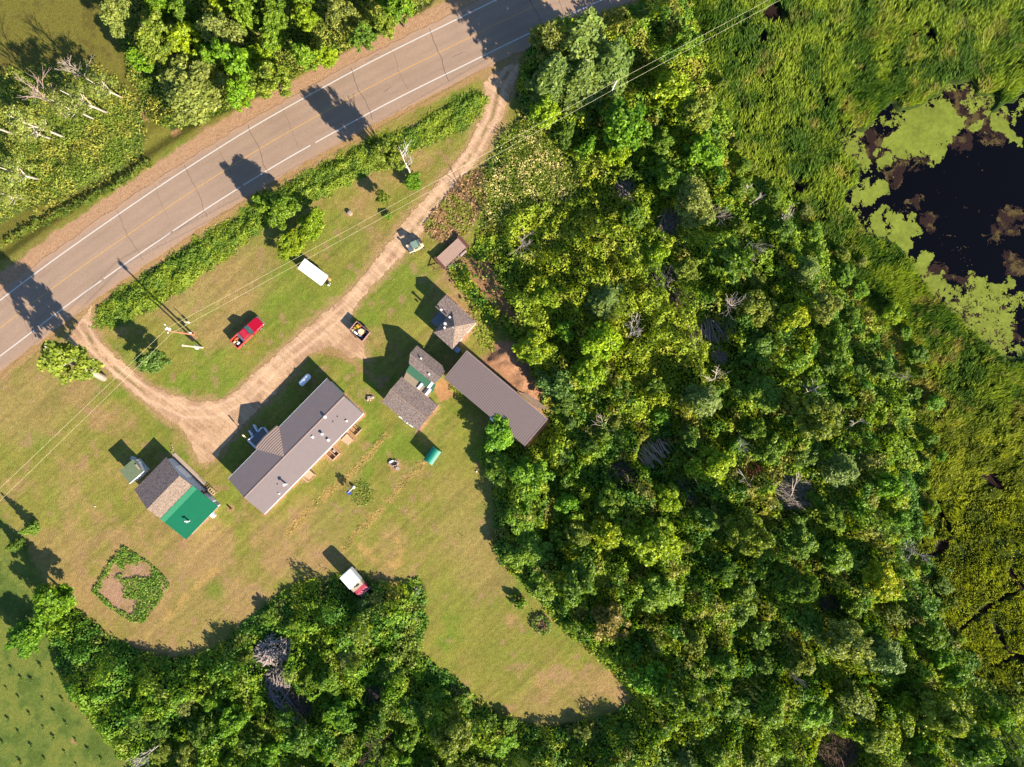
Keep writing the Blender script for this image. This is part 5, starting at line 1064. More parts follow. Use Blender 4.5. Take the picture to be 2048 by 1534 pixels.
# ---- the rest of the woods: crowns packed with mixed kinds, one label per kind and part of the woods
OPEN = [[(960, 300), (1120, 260), (1230, 400), (1290, 480), (1330, 600), (1290, 640), (1230, 600), (1140, 560), (1060, 640), (1000, 600), (950, 480)],
        [(1240, 600), (1330, 560), (1400, 700), (1440, 780), (1400, 860), (1330, 900), (1240, 860), (1230, 760)], [(1100, 790), (1240, 790), (1320, 880), (1300, 960), (1200, 930), (1110, 870)],
        [(1500, 960), (1600, 940), (1640, 1010), (1560, 1040)], [(1625, 1450), (1720, 1450), (1730, 1560), (1610, 1560)],
        [(500, 1180), (700, 1150), (860, 1160), (860, 1290), (800, 1320), (620, 1300), (600, 1420), (500, 1400), (470, 1300)],
        [(60, 1180), (130, 1200), (300, 1310), (470, 1290), (500, 1400), (360, 1400), (240, 1440), (130, 1330)],
        [(930, 360), (1000, 420), (960, 500), (1000, 600), (1080, 760), (1010, 700), (930, 600)], [(1330, 900), (1480, 880), (1440, 1000), (1350, 1000)], [(1700, 1040), (1840, 1000), (1880, 1120), (1720, 1120)], [(1500, 420), (1600, 520), (1640, 600), (1560, 560), (1480, 460)], [(1640, 680), (1740, 700), (1840, 860), (1830, 960), (1740, 900), (1660, 780)], [(1360, 1190), (1420, 1180), (1480, 1300), (1420, 1330)], [(1500, 1120), (1560, 1100), (1600, 1180), (1530, 1200)]]
BARE = [(548, 1298, 40), (558, 1352, 28), (575, 1400, 40), (610, 1415, 30), (748, 1385, 20), (1248, 378, 22), (1340, 448, 32), (1335, 545, 22), (1340, 575, 20), (1350, 600, 20), (1405, 640, 22), (1420, 665, 24), (1435, 705, 26), (1302, 905, 34), (1328, 893, 20), (1240, 945, 26), (1360, 955, 22), (1385, 1000, 22), (1588, 985, 42), (1505, 938, 20), (1672, 1500, 46), (1655, 1205, 22), (1268, 655, 24), (1455, 611, 26), (1045, 485, 22), (1820, 1100, 30), (1325, 345, 20), (1440, 435, 16), (712, 1170, 30)]
placed = [(s_[1], s_[2], s_[3]) for s_ in SPECIAL] + [(a_, b_1, c_1 * .8) for a_, b_1, c_1 in BARE]
NAMES = {'mid': 'mid green', 'dark': 'dark green', 'fresh': 'fresh green', 'olive': 'olive', 'lime': 'yellow green', 'pale': 'pale grey green', 'blue': 'bluish green', 'gold': 'golden', 'brown': 'brownish', 'pine': 'pine'}
def zone(px, py):
    if py < 330 and px < 1000: return 'woods north of the road'
    if px < 900 and py > 1280: return 'woods south of the driftwood pile'
    if py < 420: return 'woods between the pines and the marsh'
    if py > 1250: return 'woods along the bottom of the frame' if px < 1450 else 'woods in the lower right corner'
    if px > 1450: return 'east woods next to the marsh'
    return 'middle of the east woods'
PACK = []
def fill(poly, n_try, rmin, rmax, hmin, hmax, wts, box, openz=(), inset=8, sep=.78):
    kinds, ws = zip(*wts.items())
    for _ in range(n_try):
        px = rnd.uniform(box[0], box[2]); py = rnd.uniform(box[1], box[3]); f_ = rnd.random(); r_ = rmin + (rmax - rmin) * f_ ** 1.3
        a = np.array([px]); b = np.array([py])
        if sdp(a, b, poly)[0] < inset + r_ * .35 or any(inside(a, b, o)[0] for o in openz): continue
        if any(math.hypot(px - q[0], py - q[1]) < (r_ + q[2]) * sep for q in placed): continue
        cl = float(fbm(a, b, 200, 5, 3)[0]); w2 = [w_ * (1 + 26 * max(0, cl - .5) * (k in ('lime', 'fresh', 'gold')) + 26 * max(0, .5 - cl) * (k in ('dark', 'olive', 'mid'))) for k, w_ in wts.items()]
        k = rnd.choices(kinds, w2)[0]; nv = sum(1 for q in PROTO if q.startswith(k)); placed.append((px, py, r_))
        lab = '%s tree crowded in the %s' % (NAMES[k], zone(px, py)); hh = hmin + (hmax - hmin) * (.35 * f_ + .65 * rnd.random())
        if poly is WOODS_E and (px < 1330) and not (px > 1130 and 1300 < py < 1470): hh = min(hh, 1.6 + .024 * sdp(a, b, poly)[0])
        t = tree('%s%d' % (k, rnd.randrange(nv)), px, py, r_, hh, k_name(k), lab, 'tree', lab.replace('tree', 'trees', 1)); PACK.append((px, py, r_, NAMES[k], t))
def k_name(k): return {'pine': 'pine_tree', 'pale': 'aspen_tree', 'blue': 'alder_tree', 'lime': 'maple_tree', 'gold': 'maple_tree'}.get(k, 'broadleaf_tree')
fill(WOODS_E, 2600, 24, 48, 4.2, 8.2, {'mid': 4, 'dark': 4, 'fresh': 3, 'olive': 2.6, 'lime': 1.3, 'pale': 1.3, 'blue': .4, 'pine': .9}, (1000, 20, 2080, 1600), OPEN[:5] + OPEN[7:], 6, .95)
fill(WOODS_E, 500, 22, 42, 3.6, 7.0, {'mid': 3, 'dark': 4, 'olive': 2, 'pale': 1, 'fresh': 1}, (230, 1330, 1010, 1610), OPEN, 10, .74)
fill(WOODS_N, 500, 24, 42, 6, 12, {'mid': 2, 'dark': 1, 'fresh': 3, 'olive': 2, 'lime': 2.4, 'pale': 1}, (200, -70, 940, 280), (), 4, .70)
fill(WOODS_E, 420, 15, 24, 2.2, 4.2, {'mid': 3, 'dark': 1, 'fresh': 4, 'lime': 2, 'olive': 2, 'blue': 1}, (1000, 300, 1900, 1500), OPEN[:1], 4, .9)
fill(WOODS_E, 200, 14, 22, 2.0, 4.0, {'mid': 3, 'fresh': 3, 'lime': .6, 'olive': 2, 'pale': 1}, (250, 1180, 900, 1480), [OPEN[6]], 14, 1.2)

MEDGE = [(1330, -20), (1480, 150), (1540, 330), (1660, 420), (1770, 560), (1820, 650), (1890, 780), (1910, 1000), (1880, 1100), (1930, 1250), (1980, 1330), (1880, 1330), (1800, 1000), (1750, 760), (1600, 500), (1450, 330), (1390, 100)]
fill(MEDGE, 620, 9, 24, 1.4, 3.6, {'fresh': 2, 'lime': 1, 'olive': 2, 'mid': 2, 'pale': 1}, (1330, -20, 1990, 1340), (), 3, 1.0)
PACKED_HERE = 1
# ---- birches of the northwest corner: base point -> top seen further from the centre
for i, (bx, by, zt, rp, lab) in enumerate([(130, 275, 12.5, 34, 'white birch with the longest bare trunk, fourth from the left frame edge'), (214, 225, 11, 32, 'white birch nearest the gap in the northwest trees'), (188, 238, 11, 28, 'white birch between the dead brown tree and the gap'), (78, 358, 9.5, 36, 'white birch with twin trunks lowest in the northwest grove'), (26, 268, 12, 30, 'white birch at the left frame edge'), (105, 278, 10, 30, 'slim white birch beside the longest birch trunk'), (55, 400, 6, 34, 'short leafy birch at the bottom of the northwest grove'), (245, 195, 9, 28, 'leafy birch at the eastern end of the northwest grove'), (8, 330, 9, 36, 'leafy birch cut by the left frame edge')]):
    t = tree('birch%d' % (i % 2), bx, by, rp, zt, 'birch_tree', lab, 'tree', 'birches of the northwest grove', where='base')
    f_ = zt * .12; t.children[0].data; t.rotation_euler = (math.radians(3), math.radians(-7), 0)
# ---- bare trees
def branches(b, p, d, L, r, lv, q, n_=3, spread=.65, upb=.15):
    e = p + d * L; mid = p.lerp(e, .5) + Vector((q.uniform(-1, 1), q.uniform(-1, 1), q.uniform(-1, 1))) * L * .06; b.tube([p, mid, e], [r, r * .8, r * .55], 5 if lv < 2 else 4)
    if lv <= 0: return
    for _ in range(n_):
        s = p.lerp(e, q.uniform(.35, 1)); nd = (d + Vector((q.uniform(-1, 1), q.uniform(-1, 1), q.uniform(-.6, 1) + upb)) * spread).normalized(); branches(b, s, nd, L * q.uniform(.5, .75), max(r * .6, .022), lv - 1, q, n_, spread, upb)
def dead(base, tip, h, r, seed, name, label, m, lv=3, n_=3, spread=.65):
    a = G3(*base, 0); e = G3(*tip, h); t = thing(name, label, 'dead tree', (a.x, a.y, 0)); d = e - a; q = random.Random(seed)
    MB().tube([(0, 0, -.2), d * .3 + Vector((.15, .1, 0)), d * .62, d], [r, r * .8, r * .55, r * .15], 7).build('trunk', m, t, smooth=True)
    b = MB()
    for k in range(9): s = d * (.4 + .06 * k); branches(b, s, (d.normalized() * .6 + Vector((q.uniform(-1, 1), q.uniform(-1, 1), q.uniform(-.2, .7))) * spread).normalized(), d.length * (.34 - .02 * k) * q.uniform(.7, 1.25), r * .42, lv - 1, q, n_, spread)
    b.build('branch', m, t); return t
dead((133, 236), (62, 168), 11, .16, 1, 'dead_tree', 'bare brownish dead tree between the northwest birches', mat('pinkish_dead_bark', C(196, 166, 156), rough=.9, var=.15), 3)
dead((190, 172), (132, 122), 8, .13, 2, 'dead_tree', 'bare dead tree at the field edge above the northwest birches', M_deadw, 3)
dead((823, 358), (800, 300), 8, .17, 3, 'dead_birch', 'bare white forked birch limbs rising from the round bush', M_birch, 2, 3, .8)
dead((1045, 495), (1044, 478), 8.5, .11, 4, 'dead_tree', 'thin grey dead tree in the brush clearing casting a long shadow', M_deadw, 3, 3, .8)
dead((1252, 640), (1270, 664), 6, .1, 5, 'dead_tree', 'white dead tree spraying bare twigs in the middle of the clearing', M_birch, 3, 4, .9)
dead((1440, 610), (1470, 612), 7, .13, 6, 'dead_tree', 'white bare tree east of the log strewn clearing', M_deadw, 3, 3, .8)
dead((1770, 1085), (1850, 1112), 7, .16, 7, 'dead_tree', 'fallen looking bare tree leaning over the lower marsh edge', M_deadw, 3, 3, .8)
dead((1300, 340), (1345, 352), 4, .12, 8, 'dead_tree', 'leaning white trunks bent over the dark hollow', M_birch, 1, 2, .3)
dead((1545, 440), (1590, 424), 6, .09, 9, 'dead_tree', 'thin bare white tree at the marsh edge', M_deadw, 2, 3, .6)
dead((1515, 1000), (1480, 940), 6, .09, 10, 'dead_tree', 'reddish bare tree beside the grey brush pile', M_deadw, 1, 3, .5)
dead((745, 1520), (752, 1470), 7, .13, 11, 'dead_tree', 'bare brown branched tree at the bottom edge', M_brownw, 3, 3, .8)
dead((335, 1475), (270, 1530), 7, .12, 12, 'dead_tree', 'white bare birch limbs at the bottom left wood edge', M_birch, 3, 3, .6)
dead((1575, 1005), (1600, 945), 5, .12, 13, 'dead_tree', 'broken pale trunk sticking out of the grey brush pile', M_deadw, 1, 2, .3)
dead((1395, 345 + 95), (1452, 430), 5, .08, 14, 'dead_tree', 'small pink grey dead tree beside the pale olive aspen', M_deadw, 3, 3, .8)
dead((1480, 470), (1520, 500), 6, .08, 15, 'dead_tree', 'grey bare twiggy tree shaded in the east woods', M_deadw, 3, 3, .6)
for i_, (b0, t0, h_, l_) in enumerate([((1478, 402), (1500, 372), 5, 'thin white snag at the marsh edge north of the pale olive aspen'), ((1492, 415), (1520, 392), 5, 'second thin white snag next to the marsh below the first'), ((1560, 450), (1577, 425), 6, 'forked white snag leaning toward the marsh'), ((1600, 790), (1640, 772), 7, 'thin white snag halfway down the marsh side of the woods'), ((1690, 860), (1722, 838), 7, 'bent white snag above the lower marsh'), ((1760, 745), (1812, 756), 6, 'bare twiggy snag standing in the reeds'), ((1745, 960), (1790, 968), 5, 'pale snag lying over shrubs left of the lower marsh'), ((1470, 850), (1490, 905), 6, 'white stem beside the rust red bough'), ((1530, 960), (1552, 1020), 5, 'pale broken stem left of the big grey brush pile'), ((1425, 770), (1434, 742), 7, 'slender white trunk below the row of fallen logs'), ((1370, 1360), (1420, 1405), 6, 'curved bare stem right of the tip of the back lawn'), ((1560, 1340), (1605, 1362), 7, 'long thin grey stem in the lower woods'), ((1215, 880), (1200, 826), 4, 'reddish broken trunk behind the pole shed'), ((1340, 400), (1312, 470), 3, 'pale limb lying by the fan shaped brush pile')]):
    dead(b0, t0, h_, .1, 40 + i_, 'snag', l_, M_birch if 'white' in l_ else M_deadw, 2, 2, .5)
# ---- brush piles and logs
def pile(px, py, rx, ry, hgt, n, ang, sp, name, label, m, lw=(1.2, 3.5), rad=(.03, .09), seed=1):
    q = random.Random(seed); g_ = G(px, py); b = MB(); c, s_ = math.cos(ang), math.sin(ang)
    for k in range(n):
        r_ = math.sqrt(q.random()); a_ = q.uniform(0, 6.28); u, v = r_ * math.cos(a_) * rx, r_ * math.sin(a_) * ry; x_, y_ = u * c - v * s_, u * s_ + v * c; zz = hgt * (1 - r_ ** 2) * q.uniform(.3, 1.1) + .08
        L_ = q.uniform(*lw); t_ = ang + q.gauss(0, sp); d = Vector((math.cos(t_) * L_ / 2, math.sin(t_) * L_ / 2, q.uniform(-.12, .12) * L_)); rr = q.uniform(*rad); p = Vector((x_, y_, zz)); b.tube([p - d, p + d * .1 + Vector((q.uniform(-.1, .1), q.uniform(-.1, .1), 0)), p + d], [rr, rr * .85, rr * .5], 5)
    o = b.build(name, m); o.location = (*g_, .25); return tag(o, label, name.replace('_', ' '))
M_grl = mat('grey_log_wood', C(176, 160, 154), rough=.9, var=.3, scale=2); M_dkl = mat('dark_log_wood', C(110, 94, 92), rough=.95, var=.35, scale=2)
pile(548, 1298, 3.1, 2.3, 1.4, 190, .3, .9, 'driftwood_pile', 'large pile of bleached split logs in the south thicket', mat('bleached_split_wood', C(206, 188, 178), rough=.9, var=.3, scale=2), (.7, 2.0), (.06, .14), 1)
pile(558, 1352, 1.9, 2.4, 1.0, 110, 1.6, .8, 'log_pile', 'dark middle log pile below the bleached split logs', M_grl, (.7, 2.0), (.05, .12), 2)
pile(565, 1392, 3.2, 1.6, .9, 80, 2.4, .6, 'log_pile', 'long grey log pile running down from the middle pile', M_grl, (1.0, 3.0), (.05, .12), 3)
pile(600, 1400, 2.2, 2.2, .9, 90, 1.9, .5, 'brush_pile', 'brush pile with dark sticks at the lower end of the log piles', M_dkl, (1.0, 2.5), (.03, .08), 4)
pile(585, 1425, 4.5, .5, .5, 14, -.72, .15, 'fallen_log', 'long fallen trunks below the log piles', M_grl, (3, 6), (.1, .2), 5)
pile(748, 1385, 2.2, 1.5, .8, 60, .4, .9, 'brush_pile', 'shaded brush pile east of the log piles', M_dkl, (.8, 2.0), (.03, .08), 6)
pile(1248, 378, 1.8, 2.0, .9, 60, 1.9, .6, 'brush_pile', 'brush pile with pale sticks south of the wide light green tree', M_grl, (1, 2.6), (.03, .08), 7)
pile(1340, 448, 2.8, 1.6, .9, 90, .8, .4, 'brush_pile', 'fan shaped grey brush pile in the clearing', M_grl, (1.5, 3.6), (.02, .06), 8)
pile(1335, 556, 1.7, 2.6, .8, 60, 1.9, .7, 'brush_pile', 'narrow brush pile in the middle of the clearing', M_grl, (1, 3), (.03, .08), 9)
pile(1350, 595, .9, 2.2, .6, 24, 1.95, .2, 'log_pile', 'dark parallel logs south of the narrow brush pile', M_dkl, (1.5, 3), (.05, .1), 10)
pile(1420, 665, 1.1, 4.6, .7, 60, 1.9, .3, 'log_pile', 'long row of fallen logs in the east woods', M_grl, (1.5, 4.5), (.05, .15), 11)
pile(1438, 712, 1.2, 1.3, .8, 40, 1.6, .8, 'brush_pile', 'small brush pile at the lower end of the row of fallen logs', M_grl, (.8, 2), (.03, .07), 12)
pile(1302, 905, 1.4, 2.7, .9, 40, 2.25, .18, 'board_pile', 'pile of pale boards in the brush east of the pole shed', mat('pale_board', C(214, 184, 160), rough=.9, var=.2), (1.5, 3.5), (.07, .14), 13)
pile(1328, 893, .4, 2, .5, 7, 2.15, .08, 'board_pile', 'few long tan boards next to the pale board pile', mat('tan_board', C(206, 176, 110), rough=.9, var=.2), (2, 3.2), (.05, .09), 14)
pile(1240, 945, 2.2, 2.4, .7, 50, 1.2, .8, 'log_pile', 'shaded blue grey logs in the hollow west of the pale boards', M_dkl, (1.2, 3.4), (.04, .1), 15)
pile(1372, 975, 1.1, 3.0, .6, 26, 2.2, .1, 'log_pile', 'straight thin fallen poles south of the pale boards', M_grl, (3, 6), (.03, .07), 16)
pile(1588, 985, 3.0, 2.6, 1.2, 170, -.4, .5, 'brush_pile', 'big grey brush pile near the lower marsh', M_grl, (1.5, 3.8), (.02, .06), 17)
pile(1505, 938, 1.0, 1.5, .8, 70, 1.5, .8, 'dead_bough', 'rust red dead bough lying west of the big grey brush pile', mat('rust_red_needles', C(150, 84, 60), rough=.95, var=.3), (.5, 1.4), (.02, .05), 18)
pile(1672, 1500, 3.4, 3.2, 1.2, 240, .6, 1.2, 'brush_pile', 'round brown brush pile at the bottom edge', M_brownw, (1.2, 3.2), (.02, .06), 19)
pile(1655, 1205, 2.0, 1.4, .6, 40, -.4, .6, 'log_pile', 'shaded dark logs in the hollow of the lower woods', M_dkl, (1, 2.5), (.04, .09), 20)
pile(1083, 1246, 1.1, 1.3, .4, 16, .5, .9, 'plank_heap', 'brown planks inside the round flower ring', M_brownw, (.5, 1.1), (.05, .1), 22)
pile(832, 1180, .6, .8, .4, 16, .5, 1.2, 'stone_heap', 'small pale rubble heap at the tip of the south thicket', M_grl, (.2, .5), (.08, .14), 23)
pile(828, 1232, .6, .8, .4, 16, .5, 1.2, 'stone_heap', 'second rubble heap in the south thicket below the tip', M_grl, (.2, .5), (.08, .14), 24)

# ---- undergrowth, weeds, reeds: uncountable, one object each
def scatter(xr, yr, dens, maskfn, hfn, colfn, name, label, cat, size, m=M_weed, asp=1.5, seed=1, jz=.18, layers=1, tilt=.45):
    q = np.random.default_rng(seed); n = int((xr[1] - xr[0]) * (yr[1] - yr[0]) / 144 * dens)
    px = q.uniform(*xr, n); py = q.uniform(*yr, n); mk = maskfn(px, py); k = q.random(n) < mk; px, py = px[k], py[k]; n = len(px)
    h_ = hfn(px, py); e = 3.0; gx = (hfn(px + e, py) - hfn(px - e, py)) / (2 * e / 12); gy = -(hfn(px, py + e) - hfn(px, py - e)) / (2 * e / 12)
    x, y = px / 12 - 1024 / 12, (767 - py) / 12
    z = h_ * q.uniform(.72, 1.0, n) + q.normal(0, jz, n) * np.clip(h_, .15, 1); z = np.maximum(z, .03)
    nor = np.stack([-gx, -gy, np.ones(n)], 1); nor /= np.linalg.norm(nor, axis=1, keepdims=True); nor = nor + q.normal(size=(n, 3)) * tilt
    c = colfn(px, py, q) * q.uniform(.72, 1.28, (n, 1))
    co, f, cc = cards(np.stack([x, y, z], 1), nor, q.uniform(.6, 1.35, n) * size, c, asp, q)
    o = np_mesh(name, co, f, m, cc); return tag(o, label, cat, kind='stuff')
def notdirt(a, b):
    r = np.ones(a.shape)
    for P_ in (DIRT, DIRT2): r = r * (1 - .93 * sst(sdp(a, b, P_) + jit(a, b, 14, 14, 3), -6, 3))
    return r
def notbuilt(a, b): return (sdp(a, b, [(880, 750), (932, 695), (1102, 842), (1052, 900)]) < -2) & (sdp(a, b, [(678, 1160), (703, 1135), (752, 1182), (722, 1202)]) < -1)
def h_wood(a, b):
    w_ = sdp(a, b, WOODS_E); e = np.clip((w_ + 4) / 60, .08, 1) ** .8; e = np.where(a > 1350, np.clip((w_ + 40) / 130, .12, 1), e)
    e = e * (1 - .6 * inside(a, b, FLOWERS)) * (1 - .55 * sst(-np.hypot(a - 1020, (b - 380) * .8), -190, -110))
    for x_, y_, r_ in BARE: e = e * (1 - .88 * sst(r_ - np.hypot(a - x_, b - y_), -6, 6))
    return e * (.5 + 4.0 * sst(fbm(a, b, 40, 1, 3), .34, .74) + 1.1 * vn(a, b, 13, 3) + .6 * vn(a, b, 5.5, 4))
def lerp3(a, b, t): return np.array(a) * (1 - t[:, None]) + np.array(b) * t[:, None]
def c_wood(a, b, q):
    t = sst(fbm(a, b, 60, 3, 3) + q.normal(0, .06, len(a)), .4, .6); u = sst(fbm(a, b, 26, 5, 3), .52, .66); v = sst(fbm(a, b, 30, 7, 2), .62, .72)
    c = lerp3(K(84, 132, 42), K(130, 166, 42), t); c = c * (1 - u[:, None] * .6) + K(160, 180, 30) * u[:, None] * .6
    c = c * (1 - v[:, None] * .5) + K(150, 140, 80) * v[:, None] * .5
    br = sst(-np.hypot(a - 1150, (b - 500) * .7), -210, -90) + sst(-np.hypot(a - 1330, (b - 700)), -150, -60); br = np.clip(br, 0, 1)[:, None] * .5
    c = c * (1 - br) + K(158, 178, 42) * br
    so = (sst(b, 1180, 1230) * (a < 900))[:, None] * .35; return c * (1 - so) + K(90, 150, 40) * so
scatter((40, 2060), (0, 1560), 38, lambda a, b: sst(sdp(a, b, WOODS_E) + jit(a, b, 9, 13, 4) + (a > 1350) * (10 + jit(a, b, 55, 46, 3)) * sst(a, 1350, 1500), -5, 3) * (sdp(a, b, POND) < -12) * notdirt(a, b) * notbuilt(a, b) * (1 - inside(a, b, FLOWERS) * .6), h_wood, c_wood, 'undergrowth', 'tangled green brush and saplings covering the floor of the east and south woods', 'undergrowth', .26, seed=5)
def h_n(a, b): return (.15 + 1.3 * sst(fbm(a, b, 34, 1, 3), .38, .75) + .4 * vn(a, b, 8, 3)) * (1 - .55 * (a < 310))
scatter((0, 930), (0, 470), 36, lambda a, b: np.maximum(sst(sdp(a, b, WOODS_N) + jit(a, b, 6, 12, 3), -4, 4), sst(sdp(a, b, WOODS_NW) + jit(a, b, 26, 22, 4), -14, 30) * .9), h_n, lambda a, b, q: lerp3(K(118, 148, 52), K(164, 172, 78), sst(fbm(a, b, 30, 6, 3) + q.normal(0, .1, len(a)), .36, .66)), 'roadside_brush', 'green and yellow green brush on the north side of the road', 'brush', .17, asp=2.2, seed=6)
def h_h(a, b):
    s = np.maximum(sdp(a, b, HEDGE_A), sdp(a, b, HEDGE_B)); return np.clip((s + 6) / 20, .1, 1) * (.05 + .42 * sst(fbm(a, b, 24, 2, 3), .38, .75) + .18 * vn(a, b, 6, 3))
scatter((170, 990), (165, 665), 80, lambda a, b: np.maximum(sst(sdp(a, b, HEDGE_A) + jit(a, b, 14, 16, 3), -9, 9), sst(sdp(a, b, HEDGE_B) + jit(a, b, 12, 14, 3), -9, 9)), h_h, lambda a, b, q: lerp3(K(104, 142, 44), K(140, 168, 52), sst(fbm(a, b, 24, 6, 3) + q.normal(0, .1, len(a)), .38, .64)), 'ditch_weeds', 'band of tall green weeds in the ditch between the road and the front lawn', 'weeds', .15, asp=2.6, seed=7)
# dark weedy ditch north of the road
DITCH = [(-20, 505), (60, 462), (120, 430), (180, 400), (235, 372), (300, 330)]
scatter((0, 320), (300, 520), 34, lambda a, b: sst(9 - seg_d(a, b, DITCH, False)[0] + jit(a, b, 7, 10, 3), 0, 4), lambda a, b: .2 + .8 * fbm(a, b, 12, 2, 3), lambda a, b, q: lerp3(K(70, 104, 36), K(120, 142, 44), q.random(len(a))), 'ditch_plants', 'dark strip of weeds in the ditch north of the road', 'weeds', .26, seed=8)
# flowering weeds
def c_fl(a, b, q): 
    t = (q.random(len(a)) < .06 + .5 * sst(fbm(a, b, 16, 2, 4), .42, .66)).astype(float); return lerp3(K(118, 142, 50), K(236, 226, 170), t)
scatter((920, 1180), (230, 460), 70, lambda a, b: sst(sdp(a, b, FLOWERS) + jit(a, b, 26, 26, 3), -14, 14) * .8, lambda a, b: .5 + .9 * fbm(a, b, 20, 4, 3), c_fl, 'flowering_weeds', 'cream white flowering weeds east of the driveway bend', 'flowering weeds', .17, seed=9)
scatter((1150, 1250), (860, 910), 24, lambda a, b: sst(26 - np.hypot(a - 1190, b - 885) + jit(a, b, 12, 12, 3), 0, 10), lambda a, b: .9 + .9 * fbm(a, b, 20, 4, 3), c_fl, 'flowering_weeds', 'small patch of cream flowers east of the pole shed', 'flowering weeds', .26, seed=19)
# rank dry grass
scatter((840, 990), (325, 500), 40, lambda a, b: sst(sdp(a, b, DRYGRASS) + jit(a, b, 6, 12, 3), -3, 3) * .8, lambda a, b: .05 + .28 * fbm((a + b * 1.1) * .2, (a * .7 - b * .6), 8, 4, 3), lambda a, b, q: lerp3(K(170, 146, 112), K(140, 150, 66), (sst(fbm((a + b * 1.1) * .3, (a * .7 - b * .6), 12, 4, 3), .46, .58))), 'dry_grass', 'flattened reddish dry grass beside the flatbed trailer', 'dry grass', .2, asp=3, seed=10, tilt=.3)
# garden plants
def gm(a, b):
    e = sdp(a, b, GARDEN); band = (sst(11 - e, 0, 5) * ((a < 225) | (b > 1215)) + sst(6 - e, 0, 4) * .6) * sst(fbm(a, b, 12, 5, 3), .3, .45); blob = sst(fbm(a, b, 22, 12, 4), .38, .48)
    for (x_, y_, r_) in ((225, 1180, 24), (250, 1215, 20), (262, 1145, 12), (290, 1140, 16), (235, 1200, 15)): blob = blob * sst(np.hypot(a - x_, b - y_), r_ * .8, r_ * 1.3)
    return (e > -1) * np.clip(np.maximum(band, blob), 0, 1)
scatter((180, 350), (1085, 1255), 60, gm, lambda a, b: .06 + .3 * fbm(a, b, 7, 3, 3), lambda a, b, q: lerp3(K(74, 128, 44), K(134, 170, 60), q.random(len(a))), 'garden_plants', 'green vegetable rows in the square garden plot', 'garden plants', .2, seed=11)
# round shrub rings and tufts on the lawn
scatter((1055, 1110), (1220, 1275), 90, lambda a, b: sst(6 - abs(np.hypot(a - 1083, b - 1248) - 15), 0, 3), lambda a, b: .3 + .5 * fbm(a, b, 9, 3, 2), lambda a, b, q: lerp3(K(74, 118, 40), K(130, 160, 60), q.random(len(a))), 'flower_ring', 'ring of green plants round a planter on the lower lawn', 'plants', .2, seed=12)
scatter((690, 760), (945, 1020), 70, lambda a, b: sst(26 - np.hypot(a - 724, (b - 985) * .85) + jit(a, b, 10, 12, 3), 0, 8) * .6, lambda a, b: .03 + .06 * fbm(a, b, 9, 3, 2), lambda a, b, q: lerp3(K(96, 136, 48), K(140, 156, 66), q.random(len(a))), 'clover_patch', 'round patch of darker green clover beside the garden windmill', 'clover', .16, seed=13)
scatter((890, 990), (600, 800), 26, lambda a, b: np.maximum(sst(22 - seg_d(a, b, [(950, 640), (985, 690)], False)[0] + jit(a, b, 10, 12, 3), 0, 10), sst(8 - seg_d(a, b, [(905, 778), (925, 800)], False)[0], 0, 5)) * .7, lambda a, b: .1 + .35 * fbm(a, b, 9, 3, 2), lambda a, b, q: lerp3(K(126, 160, 46), K(150, 170, 60), q.random(len(a))), 'low_weeds', 'low green weeds behind the hip roofed shed', 'weeds', .2, seed=14)
scatter((890, 1060), (515, 680), 26, lambda a, b: sst(18 - seg_d(a, b, [(915, 545), (960, 610), (1010, 660)], False)[0] + jit(a, b, 16, 16, 3), 0, 10) * .8, lambda a, b: .2 + .7 * fbm(a, b, 14, 3, 2), lambda a, b, q: lerp3(K(84, 130, 44), K(140, 160, 56), sst(fbm(a, b, 20, 4, 2), .4, .6)), 'bank_weeds', 'bushy weeds on the bank above the hip roofed shed', 'weeds', .28, seed=15)

scatter((320, 880), (850, 1270), 50, lambda a, b: np.max([sst(9 - seg_d(a, b, w_, False)[0] + jit(a, b, 9, 9, 2), 0, 7) for w_ in WINDROWS[:2]], 0) * .4, lambda a, b: .0 + .03 * fbm(a, b, 6, 3, 2), lambda a, b, q: lerp3(K(180, 164, 112), K(140, 142, 80), q.random(len(a))), 'hay_windrows', 'rows of dry cut grass lying on the back lawn', 'hay', .1, asp=3, seed=31, tilt=.3)
# marsh: blades of sedge, combed in drifts
def blades(xr, yr, dens, maskfn, colfn, name, label, cat, hmin, hmax, wid, seed, dirf):
    q = np.random.default_rng(seed); n = int((xr[1] - xr[0]) * (yr[1] - yr[0]) / 144 * dens); px = q.uniform(*xr, n); py = q.uniform(*yr, n); k = q.random(n) < maskfn(px, py); px, py = px[k], py[k]; n = len(px)
    x, y = px / 12 - 1024 / 12, (767 - py) / 12; h_ = q.uniform(hmin, hmax, n) * (.5 + .9 * fbm(px, py, 30, 2, 3)); a = dirf(px, py) + q.normal(0, .5, n); ln = h_ * q.uniform(.15, .75, n)
    w_ = wid * q.uniform(.6, 1.4, n); p = np.stack([x, y, np.full(n, -.35)], 1); t = p + np.stack([np.cos(a) * ln, np.sin(a) * ln, h_], 1); m1 = p + np.stack([np.cos(a) * ln * .35, np.sin(a) * ln * .35, h_ * .62], 1)
    s = a + math.pi / 2 + q.normal(0, .6, n); o_ = np.stack([np.cos(s) * w_, np.sin(s) * w_, q.normal(0, .3, n) * w_], 1)
    co = np.stack([p - o_, m1 - o_ * .9, t, m1 + o_], 1).reshape(-1, 3); f = np.arange(n * 4).reshape(n, 4); c = colfn(px, py, q) * q.uniform(.7, 1.3, (n, 1))
    return tag(np_mesh(name, co, f, M_weed, np.repeat(c, 4, 0)), label, cat, kind='stuff')
